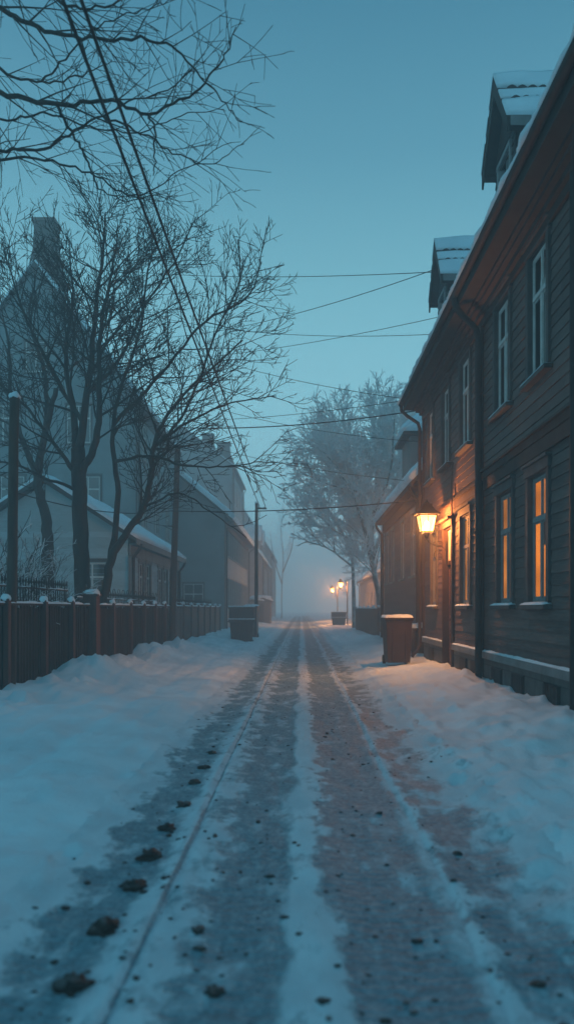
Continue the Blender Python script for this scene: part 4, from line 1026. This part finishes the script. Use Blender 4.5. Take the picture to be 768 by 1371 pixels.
# distant house with the two small lanterns
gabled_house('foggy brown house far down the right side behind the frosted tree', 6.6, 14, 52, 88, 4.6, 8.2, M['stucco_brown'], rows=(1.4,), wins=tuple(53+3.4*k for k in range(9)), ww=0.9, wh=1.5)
for (px, py, d, lab, pw) in ((453, 783, 59, 'distant small orange lantern on a post above the foggy container, larger of the far pair', 3400), (441, 790, 75, 'smallest lantern deep in the fog, left of the far pair', 3400)):
    q = P(px, py, d); z = q.z-0.25
    pole((3.47, d, 0), (3.47, d, z+0.45), 0.05, 0.045, 'short wooden lamp post holding the %s distant lantern' % ('larger' if d < 60 else 'smaller'), arm=False, name='lamp_post')
    c = dup_tree(l0, (3.38-0.0, d, z-0.35), lab)
    # the copy keeps its arm: lantern centre sits 0.56 m out from the wall
    for ch in c.children:
        if ch.type == 'LIGHT': ch.data = ch.data.copy(); ch.data.energy = pw

# left side of the street
gabled_house('small pale clapboard house with snowy low roof behind the fence and bare tree', -4.9, -9.6, 22.2, 31.0, 3.45, 5.0, M['siding_grey'],
             rows=(1.55,), wins=(24.0, 25.1, 27.2, 28.3, 29.6), ww=0.75, wh=1.25, clap=True, trim=M['plinth_board'], over=0.3, snow_th=0.14, gable_wins=((-5.9, 1.5, 0.8, 1.2),))
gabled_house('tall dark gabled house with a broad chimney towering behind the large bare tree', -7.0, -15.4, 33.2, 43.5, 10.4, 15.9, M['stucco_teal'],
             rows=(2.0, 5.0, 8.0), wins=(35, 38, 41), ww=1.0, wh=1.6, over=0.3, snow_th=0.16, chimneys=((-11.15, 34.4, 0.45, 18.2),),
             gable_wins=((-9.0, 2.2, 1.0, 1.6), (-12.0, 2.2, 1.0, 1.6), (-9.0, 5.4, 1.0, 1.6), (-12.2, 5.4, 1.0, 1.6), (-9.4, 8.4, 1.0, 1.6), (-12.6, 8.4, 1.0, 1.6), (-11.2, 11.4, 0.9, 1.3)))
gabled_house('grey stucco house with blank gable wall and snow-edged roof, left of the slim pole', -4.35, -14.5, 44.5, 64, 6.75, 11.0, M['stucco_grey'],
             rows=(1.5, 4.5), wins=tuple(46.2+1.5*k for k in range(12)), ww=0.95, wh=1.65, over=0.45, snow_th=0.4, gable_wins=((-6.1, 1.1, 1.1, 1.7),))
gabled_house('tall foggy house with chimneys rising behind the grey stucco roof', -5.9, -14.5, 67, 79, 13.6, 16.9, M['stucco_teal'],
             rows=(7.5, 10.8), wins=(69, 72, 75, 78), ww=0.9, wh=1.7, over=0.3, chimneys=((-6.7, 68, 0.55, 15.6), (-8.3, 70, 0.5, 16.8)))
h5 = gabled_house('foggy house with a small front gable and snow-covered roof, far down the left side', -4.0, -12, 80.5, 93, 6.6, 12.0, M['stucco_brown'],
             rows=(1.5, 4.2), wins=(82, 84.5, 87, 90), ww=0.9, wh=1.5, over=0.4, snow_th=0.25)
for yc in (82.5, 88):
    b = MB(); b.box(-6.5, -4.3, yc-1.1, yc+1.1, 6.8, 8.6); b.prism([(yc-1.1, 8.6), (yc+1.1, 8.6), (yc, 10.0)], 'x', -6.9, -4.3)
    dmo = b.build('dormer', M['stucco_brown'], h5)
    b = MB()
    for sy in (-1, 1): snow_slab(b, (-4.1, yc+sy*1.35, 8.4), (-7.2, yc+sy*1.35, 8.4), (-7.4, yc, 10.1), (-4.1, yc, 10.1), 0.2, 10, 5)
    b.build('dormer_snow', M['snow'], dmo, smooth=True)
gabled_house('last dim house before the street vanishes in fog, left side', -3.8, -12, 97, 112, 8.5, 14.8, M['stucco_teal'], rows=(2, 5), wins=(99, 102, 105, 108), ww=0.9, wh=1.5)

# snow-topped shed by the road
s = empty('garden_shed', (-3.55, 68.5, 0), 'small dark shed under a thick snow cap beyond the slim pole', 'shed')
b = MB(); b.box(-4.5, -2.65, 67.5, 70, -0.1, 2.0); b.build('wall', M['plank_grey'], s)
b = MB(); b.prism([(-4.65, 1.95), (-2.5, 1.95), (-2.5, 2.05), (-3.3, 2.35), (-4.65, 2.1)], 'y', 67.3, 70.2); ro = b.build('roof', M['roof_dark'], s)
b = MB(); b.blob((-3.58, 68.7, 2.2), 1.12, 1.6, 0.42, seed=4, rough=0.15, nu=20, nv=10); b.build('snow_cap', M['snow'], ro, smooth=True)
b = MB(); b.box(-4.0, -3.2, 67.44, 67.49, 0, 1.85); b.box(-3.9, -3.3, 67.41, 67.439, 0.2, 1.7); b.build('door', M['trim_dark'], s)

# ------------------------------------------------------------------ trees
def catmull(pts, k=6):
    pts = [Vector(p) for p in pts]; out = []
    e = [pts[0]*2-pts[1]] + pts + [pts[-1]*2-pts[-2]]
    for i in range(1, len(e)-2):
        p0, p1, p2, p3 = e[i-1:i+3]
        for j in range(k):
            t = j/k; out.append(0.5*((2*p1)+(p2-p0)*t+(2*p0-5*p1+4*p2-p3)*t*t+(3*p1-p0-3*p2+p3)*t**3))
    out.append(pts[-1].copy()); return out

class Tree:
    def __init__(s, seed, minr=0.0045, up=0.25, gnarl=0.16, split=0.02):
        s.r = random.Random(seed); s.big = MB(); s.small = MB(); s.minr = minr; s.up = up; s.g = gnarl; s.split = split; s.n = 0; s.cl = []
    def rv(s):
        while True:
            v = Vector((s.r.uniform(-1, 1), s.r.uniform(-1, 1), s.r.uniform(-1, 1)))
            if 0.05 < v.length < 1: return v.normalized()
    def put(s, pts, rads):
        r0 = rads[0]
        if r0 > s.split: s.big.tube(pts, rads, 8 if r0 > 0.05 else 6)
        else: s.small.tube(pts, rads, 4 if r0 > 0.01 else 3, caps=False)
        s.n += 1
    def branch(s, p, d, L, r, levels, curve=None):
        """levels: list of (children per metre, length factor, angle)"""
        n = max(3, min(9, int(L/0.22)))
        pts = [p.copy()]; q = p.copy(); d = d.normalized()
        bend = s.rv()*0.25 if curve is None else curve
        for i in range(n):
            d = (d + s.rv()*s.g + Vector((0, 0, s.up))*(1.0/n) + bend*(1.2/n)).normalized()
            q = q + d*(L/n); pts.append(q.copy())
        rads = [max(s.minr*0.7, r*(1-0.82*i/n)) for i in range(n+1)]
        s.put(pts, rads)
        s.kids(pts, rads, L, levels)
    def kids(s, pts, rads, L, levels, t0=0.15, lo=None):
        if not levels: return
        per, fac, ang = levels[0]
        cnt = max(1, int(L*per + s.r.random()))
        n = len(pts)-1
        for k in range(cnt):
            t = t0 + (1-t0)*(k+s.r.random())/cnt; t = min(t, 0.98)
            i = min(int(t*n), n-1); f = t*n-i
            p = pts[i].lerp(pts[i+1], f); tg = (pts[i+1]-pts[i]).normalized(); r = rads[i]+(rads[i+1]-rads[i])*f
            side = tg.cross(s.rv())
            if side.length < 0.05: continue
            side.normalize()
            a = R(ang + s.r.uniform(-14, 14))
            d = tg*math.cos(a)+side*math.sin(a)
            LL = L*fac*(1.15-0.75*t)*s.r.uniform(0.6, 1.25)
            if LL < 0.08: continue
            s.branch(p, d, LL, max(s.minr, min(r*0.6, 0.006+LL*0.010)), levels[1:])
    def limb(s, pts, r0, r1, levels, L=None, t0=0.2, k=6, len_override=None, snap=True):
        pts = [Vector(p) for p in pts]
        if s.cl and snap:
            q = min(s.cl, key=lambda c: (c-pts[0]).length)
            if (q-pts[0]).length < 1.2: pts[0] = q.copy()
        pp = catmull(pts, k); n = len(pp)-1
        pp = [p + (s.rv()*0.02*(1 if 0 < i < n else 0)) for i, p in enumerate(pp)]
        rads = [r0+(r1-r0)*(i/n)**0.8 for i in range(n+1)]
        s.cl += pp
        s.put(pp, rads)
        tot = sum((pp[i+1]-pp[i]).length for i in range(n))
        s.kids_fixed(pp, rads, tot, levels, t0, len_override)
    def kids_fixed(s, pts, rads, tot, levels, t0, LO):
        per, fac, ang = levels[0]; n = len(pts)-1
        cnt = int(tot*per)
        for k in range(cnt):
            t = t0+(1-t0)*(k+s.r.random())/cnt; t = min(t, 0.99)
            i = min(int(t*n), n-1); f = t*n-i
            p = pts[i].lerp(pts[i+1], f); tg = (pts[i+1]-pts[i]).normalized(); r = rads[i]+(rads[i+1]-rads[i])*f
            side = tg.cross(s.rv()).normalized(); a = R(ang+s.r.uniform(-15, 15)); d = tg*math.cos(a)+side*math.sin(a)
            LL = (LO or tot*fac)*(1.15-0.5*t)*s.r.uniform(0.5, 1.25)
            s.branch(p, d, LL, max(s.minr*1.3, min(r*0.55, 0.004+LL*0.011)), levels[1:])
    def finish(s, base, name, label, bark, twig, cat='tree', group=None):
        root = empty(name, base, label, cat, group)
        s.big.build('trunk', bark, root, smooth=True)
        s.small.build('crown', twig, root, smooth=True)
        return root

# the large bare tree behind the left fence
T = Tree(11, minr=0.008, up=0.18, gnarl=0.11)
D = 16.6
lv = [(4.8, 0.3, 46), (4.8, 0.54, 42), (5.4, 0.52, 36), (5.0, 0.5, 34)]
def pp(lst, d0=D, d1=None):
    d1 = d0 if d1 is None else d1; n = len(lst)-1
    return [P(x, y, d0+(d1-d0)*i/n) for i, (x, y) in enumerate(lst)]
T.limb(pp([(112, 880), (110, 800), (108, 700), (105, 640), (104, 600)]), 0.187, 0.15, [(0.2, 0.1, 50)], t0=0.7)
T.limb(pp([(104, 605), (116, 530), (126, 440), (137, 340), (141, 285)], D, D+0.5), 0.101, 0.014, lv, len_override=2.0)
T.limb(pp([(105, 620), (96, 540), (88, 470), (98, 400), (92, 320)], D, D+1.4), 0.094, 0.012, lv, len_override=1.9)
T.limb(pp([(106, 640), (128, 590), (133, 510), (134, 440), (150, 360), (158, 300)], D, D-0.9), 0.094, 0.012, lv, len_override=1.9)
T.limb(pp([(134, 890), (138, 800), (150, 745), (170, 712), (192, 680), (203, 630), (207, 590), (232, 545), (275, 500), (325, 455)], D, D-0.8), 0.117, 0.014, lv, t0=0.35, len_override=1.9)
T.limb(pp([(148, 752), (158, 660), (150, 580), (165, 510), (188, 440), (196, 370), (215, 310)], D-0.1, D+0.6), 0.074, 0.012, lv, t0=0.3, len_override=1.8)
T.limb(pp([(152, 615), (200, 610), (242, 622), (300, 625), (348, 618)], D-0.3, D-1.4), 0.041, 0.010, lv, len_override=1.3)
T.limb(pp([(205, 600), (235, 570), (262, 520), (290, 440), (320, 380), (318, 320)], D-0.5, D+0.3), 0.043, 0.010, lv, len_override=1.6)
T.limb(pp([(120, 525), (160, 480), (200, 400), (240, 340), (262, 290)], D, D+0.8), 0.045, 0.010, lv, len_override=1.6)
T.limb(pp([(160, 560), (215, 500), (275, 430), (330, 400), (350, 350)], D, D+1.0), 0.045, 0.010, lv, len_override=1.5)
T.limb(pp([(104, 640), (70, 590), (30, 540), (-20, 500)], D, D-0.8), 0.055, 0.012, lv, len_override=1.9)
T.limb(pp([(98, 560), (60, 480), (25, 400), (5, 330)], D, D+0.4), 0.047, 0.012, lv, len_override=1.9)
T.limb(pp([(105, 660), (60, 640), (10, 620), (-40, 625)], D, D-1.2), 0.043, 0.012, lv, len_override=1.6)
T.limb(pp([(207, 595), (260, 560), (310, 540), (370, 530)], D-0.6, D-0.2), 0.036, 0.009, lv, len_override=1.3)
T.limb(pp([(192, 680), (240, 660), (280, 685), (330, 720)], D-0.5, D-1.0), 0.027, 0.008, [(1.6, 0.3, 35), (2.5, 0.4, 35), (3, 0.4, 35)], len_override=0.9)
n1 = T.n
T.finish((-4.75, D, 0), 'bare_tree', 'large dark many-stemmed bare tree spreading above the left plank fence', M['bark'], M['twig'])

# overhanging branches from a tree just outside the frame
T = Tree(5, minr=0.0042, up=-0.1, gnarl=0.09)
D = 8.2
lv = [(3.8, 0.3, 38), (3.4, 0.6, 36), (3.2, 0.5, 34)]
base = Vector((-4.9, 8.4, 0))
T.limb([base, base+Vector((0.05, 0, 3)), base+Vector((0.15, 0, 5.5)), base+Vector((0.1, 0.2, 8.5)), base+Vector((0, 0.3, 11))], 0.22, 0.06, [(0.8, 0.2, 50), (2, 0.4, 42), (3, 0.4, 40)], t0=0.5, len_override=2.2)
def off(lst, d0, d1, z=5.6): return [base+Vector((0.1, 0, z))] + pp(lst, d0, d1)
T.limb(off([(-60, 108), (0, 124), (75, 141), (140, 134), (200, 150), (260, 122), (298, 80), (316, 35)], D, D-0.6), 0.037, 0.0045, lv, len_override=0.98)
T.limb(pp([(75, 141), (98, 180), (118, 215), (132, 250), (170, 268), (225, 258)], D-0.1, D+0.4), 0.020, 0.0045, lv, len_override=0.87)
T.limb(off([(-60, 60), (0, 92), (55, 110), (110, 100), (150, 80)], D+0.5, D+1.2, 6.2), 0.027, 0.0045, lv, len_override=0.98)
T.limb(off([(-50, 205), (0, 200), (50, 200), (100, 176), (160, 142), (225, 118), (268, 78)], D+0.3, D-0.4, 5.2), 0.027, 0.0045, lv, len_override=0.87)
T.limb(off([(-50, 10), (10, 18), (70, 42), (130, 52), (198, 51), (245, 75), (290, 125), (323, 163)], D-0.5, D-1.0, 6.6), 0.031, 0.0045, lv, len_override=0.87)
T.limb(off([(-50, 235), (0, 212), (70, 216), (130, 236), (180, 262), (240, 230), (310, 190)], D+0.8, D+1.2, 5.0), 0.024, 0.0045, lv, len_override=0.87)
T.limb(pp([(140, 134), (190, 178), (240, 208), (285, 219), (327, 192)], D, D-0.2), 0.015, 0.0045, lv, len_override=0.69)
T.limb(off([(-40, -40), (40, -20), (100, 10), (160, 0), (230, -20)], D-1, D-1.4, 7.4), 0.027, 0.0045, lv, len_override=0.98)
T.limb(off([(-50, 150), (10, 160), (60, 150), (120, 170), (190, 175), (250, 150), (300, 146)], D+0.2, D+0.5, 5.5), 0.020, 0.0045, lv, len_override=0.78)
T.limb(pp([(60, 110), (95, 70), (140, 30), (200, 10), (235, -5)], D+0.6, D+0.2), 0.015, 0.0045, lv, len_override=0.78)
T.limb(pp([(200, 140), (205, 170), (208, 205), (205, 235)], D-0.5, D-0.5), 0.014, 0.006, [(1.2, 0.2, 40)], len_override=0.3)
n2 = T.n
T.finish(base, 'bare_tree', 'bare branches of a near tree hanging into the top corner over the street', M['bark_near'], M['bark_near'])

# second trunk at the left and snowy shrubs
T = Tree(21, minr=0.0075, up=0.35)
lv = [(2.0, 0.3, 40), (2.4, 0.42, 38), (3, 0.42, 38)]
T.limb(pp([(70, 870), (64, 760), (62, 700), (50, 640), (62, 575), (75, 520)], 19.5), 0.2, 0.06, lv, t0=0.45, len_override=2.0)
T.limb(pp([(50, 640), (30, 590), (15, 530), (10, 450), (-10, 400)], 19.5, 20.5), 0.09, 0.015, lv, len_override=2.2)
T.limb(pp([(62, 575), (60, 500), (40, 430), (50, 360)], 19.5, 20.5), 0.07, 0.015, lv, len_override=2.0)
T.finish((-6.25, 19.5, 0), 'bare_tree', 'crooked thick-trunked bare tree behind the large one, close to the left edge', M['bark'], M['twig'])
def shrub(x, y, h, n, seed, label):
    T = Tree(seed, minr=0.0085, up=0.05, gnarl=0.2, split=0.013)
    r = T.r
    for k in range(n):
        a = r.uniform(0, 2*math.pi); d = Vector((math.cos(a)*0.3-0.12, math.sin(a)*0.5, 1)).normalized()
        T.branch(Vector((x+math.cos(a)*0.15, y+math.sin(a)*0.15, 0.1)), d, h*r.uniform(0.7, 1.2), 0.014, [(4.5, 0.42, 40), (5, 0.4, 40), (5, 0.4, 40)])
    root = empty('snowy_shrub', (x, y, 0), label, 'shrub', 'snow-laden shrubs behind the left fence')
    T.big.build('stem', M['bark'], root, smooth=True); T.small.build('twigs', M['twig_snowy'], root, smooth=True)
shrub(-4.95, 12.4, 2.0, 24, 31, 'snow-laden shrub at the left edge behind the spiked railing')
shrub(-5.05, 14.4, 1.9, 24, 32, 'snow-laden shrub left of the large tree trunk, behind the fence')
shrub(-5.7, 16.9, 2.3, 24, 33, 'snow-laden shrub partly behind the large tree trunk')

shrub(-5.5, 13.7, 2.5, 22, 34, 'tall snow-laden shrub against the left edge, behind the other two')
# frosted trees on the right
T = Tree(41, minr=0.02, up=0.02, gnarl=0.12, split=0.035)
D = 40.0
lv = [(5.6, 0.3, 38), (5.0, 0.55, 36), (4.6, 0.5, 34), (4, 0.5, 34)]
T.limb(pp([(510, 860), (507, 800), (497, 752), (486, 700), (466, 650), (440, 612), (414, 592)], D, D-1), 0.195, 0.03, lv, t0=0.25, len_override=2.6)
T.limb(pp([(497, 752), (499, 690), (505, 630), (500, 580), (505, 548)], D, D+1), 0.128, 0.03, lv, len_override=2.6)
T.limb(pp([(490, 735), (455, 715), (428, 692), (405, 682)], D, D-1.5), 0.068, 0.02, lv, len_override=2.2)
T.limb(pp([(498, 755), (515, 700), (530, 640), (540, 590), (548, 555)], D, D+0.5), 0.105, 0.03, lv, len_override=2.6)
T.limb(pp([(486, 700), (480, 640), (465, 590), (458, 558)], D, D+1.4), 0.083, 0.025, lv, len_override=2.6)
T.limb(pp([(500, 690), (520, 640), (526, 590), (528, 548)], D, D-1.4), 0.075, 0.025, lv, len_override=2.4)
T.limb(pp([(470, 655), (445, 650), (420, 640), (402, 632)], D, D+0.6), 0.053, 0.02, lv, len_override=2.0)
T.limb(pp([(500, 700), (480, 670), (450, 630), (430, 575)], D, D+1.6), 0.068, 0.02, lv, len_override=2.4)
n3 = T.n
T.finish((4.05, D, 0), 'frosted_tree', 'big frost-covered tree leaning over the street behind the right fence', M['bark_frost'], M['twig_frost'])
T = Tree(43, minr=0.032, up=0.25, gnarl=0.12, split=0.04)
lv = [(2.2, 0.3, 32), (3.0, 0.5, 30), (3.4, 0.5, 30)]
T.limb(pp([(474, 850), (473, 790), (470, 730), (462, 680), (455, 640)], 48), 0.15, 0.04, lv, t0=0.4, len_override=2.8)
T.limb(pp([(471, 740), (450, 700), (430, 670), (415, 650)], 48, 47), 0.12, 0.03, lv, len_override=2.5)
T.limb(pp([(471, 740), (485, 690), (490, 640), (485, 600)], 48, 49), 0.14, 0.03, lv, len_override=2.8)
T.limb(pp([(472, 760), (448, 740), (428, 730), (410, 725)], 48, 46.5), 0.08, 0.02, lv, len_override=2.0)
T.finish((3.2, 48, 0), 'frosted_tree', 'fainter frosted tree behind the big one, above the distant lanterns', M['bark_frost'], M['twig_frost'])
T = Tree(47, minr=0.02, up=0.3, gnarl=0.12, split=0.05)
lv = [(1.1, 0.3, 34), (1.5, 0.42, 34), (1.8, 0.4, 34)]
T.limb(pp([(377, 836), (377, 790), (379, 745), (376, 710), (380, 680)], 100), 0.075, 0.03, lv, t0=0.3, len_override=3)
T.limb(pp([(377, 780), (366, 745), (362, 715)], 100), 0.1, 0.03, lv, len_override=2.5)
T.limb(pp([(378, 770), (390, 735), (394, 705)], 100), 0.1, 0.03, lv, len_override=2.5)
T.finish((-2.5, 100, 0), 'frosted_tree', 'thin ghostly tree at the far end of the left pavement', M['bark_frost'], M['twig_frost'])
print('branches', n1, n2, n3)

# ------------------------------------------------------------------ clods of dirty ice on the road
def clod(px, py, size, label, seed):
    # find ground depth for the pixel
    d = FPX*CH/(py-VY); x = (px-VX)*d/FPX; z = Hh(x, d)
    s_ = size*d/FPX/2
    b = MB(); b.blob((x, d, z+s_*0.12), s_, s_*1.15, s_*0.62, seed=seed, rough=0.5, nu=20, nv=12)
    o = b.build('ice_clod', M['clod'], None, smooth=True)
    # origin at its base
    tag(o, label, 'clod', 'dirty ice clods on the left of the road')
CL = [(98, 1325, 42, 'largest dark ice clod, nearest the viewer, beside the left rut'), (141, 1248, 34, 'second dark clod from the bottom of the picture, left side of the road'),
      (181, 1190, 30, 'third dark clod from the bottom, left of the thin wheel line'), (199, 1151, 27, 'fourth clod from the bottom, in the row left of the wheel line'),
      (224, 1113, 22, 'fifth clod from the bottom, in the row beside the wheel line'), (246, 1081, 19, 'sixth clod from the bottom, halfway along the row'),
      (261, 1051, 15, 'seventh clod in the row, small, left of the wheel line'), (273, 1030, 14, 'eighth clod in the row, small and far'),
      (284, 1010, 10, 'tiny farthest clod at the end of the row'), (287, 1330, 24, 'small flat clod alone at the bottom centre-left of the road'),
      (265, 1250, 18, 'small clod just right of the thin wheel line, near the bottom'), (432, 1353, 17, 'small clod on the central snow strip at the bottom edge')]
for i, c in enumerate(CL): clod(*c, seed=i*1.7+1)
rnd = random.Random(8); b = MB()
for k in range(520):
    d = 2.5*math.exp(rnd.random()*math.log(8)); x = rnd.choice((-0.95, -0.6, -0.25, 0.3, 0.5, 0.75, 0.95)) + rnd.gauss(0, 0.15)
    s_ = rnd.uniform(0.005, 0.013)*(1 if rnd.random() < 0.85 else 1.8)
    b.blob((x, d, Hh(x, d)+s_*0.3), s_*rnd.uniform(0.8, 1.5), s_*rnd.uniform(0.8, 1.5), s_*0.6, seed=k, rough=0.4, nu=6, nv=4)
tag(b.build('dirt_crumbs', M['clod'], None), 'scattered dark grit and ice crumbs along the ruts', 'grit', kind='stuff')

# ------------------------------------------------------------------ haze
b = MB(); b.box(-62, 62, -14, 265, -1.6, 20.5)
hz = b.build('haze', M['snow'])
m = bpy.data.materials.new('haze'); m.use_nodes = True; nt = m.node_tree
for n in list(nt.nodes):
    if n.type == 'BSDF_PRINCIPLED': nt.nodes.remove(n)
pv = nt.nodes.new('ShaderNodeVolumePrincipled'); pv.inputs['Color'].default_value = (0.91, 0.98, 1.0, 1); pv.inputs['Density'].default_value = 0.0095
pv.inputs['Anisotropy'].default_value = 0.1
nt.links.new(pv.outputs[0], nt.nodes['Material Output'].inputs['Volume'])
hz.data.materials.clear(); hz.data.materials.append(m)
tag(hz, 'cold even fog filling the street', 'haze', kind='stuff')

# ------------------------------------------------------------------ sky, sun, camera
w = bpy.data.worlds.new('World'); sc.world = w; w.use_nodes = True; nt = w.node_tree
bg = nt.nodes['Background']; sky = nt.nodes.new('ShaderNodeTexSky'); sky.sky_type = 'NISHITA'; sky.sun_disc = False
SE, SR = R(4), R(160)
sky.sun_elevation = SE; sky.sun_rotation = SR; sky.air_density = 1.2; sky.dust_density = 2.0; sky.ozone_density = 4.0
tc = nt.nodes.new('ShaderNodeTexCoord'); sp = nt.nodes.new('ShaderNodeSeparateXYZ'); nt.links.new(tc.outputs['Generated'], sp.inputs[0])
rp = ramp(nt, [(0.0, (0.15, 0.31, 0.37)), (0.045, (0.2, 0.42, 0.5)), (0.12, (0.24, 0.52, 0.61)), (0.25, (0.2, 0.46, 0.54)), (0.38, (0.13, 0.33, 0.4)), (0.5, (0.07, 0.21, 0.285)), (0.62, (0.036, 0.135, 0.205)), (1.0, (0.026, 0.145, 0.23))])
nt.links.new(sp.outputs['Z'], rp.inputs['Fac'])
sc1 = nt.nodes.new('ShaderNodeVectorMath'); sc1.operation = 'SCALE'; sc1.inputs['Scale'].default_value = 17.5; nt.links.new(rp.outputs[0], sc1.inputs[0])
mx = nt.nodes.new('ShaderNodeMixRGB'); mx.inputs['Fac'].default_value = 0.08
nt.links.new(sc1.outputs[0], mx.inputs['Color1']); tn = nt.nodes.new('ShaderNodeMixRGB'); tn.blend_type = 'MULTIPLY'; tn.inputs['Fac'].default_value = 1; tn.inputs['Color2'].default_value = (0.12, 0.55, 1.0, 1)
nt.links.new(sky.outputs[0], tn.inputs['Color1']); nt.links.new(tn.outputs[0], mx.inputs['Color2'])
nt.links.new(mx.outputs[0], bg.inputs['Color']); bg.inputs['Strength'].default_value = 0.1
sl = bpy.data.lights.new('sun', 'SUN'); sl.energy = 0.05; sl.angle = R(20); sl.color = (0.75, 0.9, 1.0)
so = bpy.data.objects.new('sun', sl); COL.objects.link(so)
dirv = Vector((math.sin(SR)*math.cos(R(35)), math.cos(SR)*math.cos(R(35)), math.sin(R(35))))
so.rotation_euler = dirv.to_track_quat('Z', 'Y').to_euler(); so.location = (0, 0, 30)

cam = bpy.data.cameras.new('camera'); co = bpy.data.objects.new('camera', cam); COL.objects.link(co); sc.camera = co
co.location = (0, 0, CH); co.rotation_euler = (math.pi/2, 0, 0)
cam.sensor_fit = 'HORIZONTAL'; cam.sensor_width = 36; cam.lens = FPX/768*36
cam.shift_x = -(VX-384)/768; cam.shift_y = (VY-685.5)/768
cam.clip_start = 0.05; cam.clip_end = 1500
cam.dof.use_dof = True; cam.dof.focus_distance = 16; cam.dof.aperture_fstop = 2.2

sc.render.engine = 'CYCLES'
cy = sc.cycles
cy.use_denoising = True
try: cy.denoiser = 'OPENIMAGEDENOISE'
except Exception: pass
cy.max_bounces = 12; cy.diffuse_bounces = 3; cy.glossy_bounces = 3; cy.transparent_max_bounces = 12; cy.volume_bounces = 10
cy.sample_clamp_indirect = 4; cy.use_adaptive_sampling = False
cy.caustics_reflective = False; cy.caustics_refractive = False
vs = sc.view_settings; sc.display_settings.display_device = 'sRGB'
vs.view_transform = 'Standard'; vs.look = 'None'; vs.exposure = 0; vs.gamma = 1; vs.use_curve_mapping = False
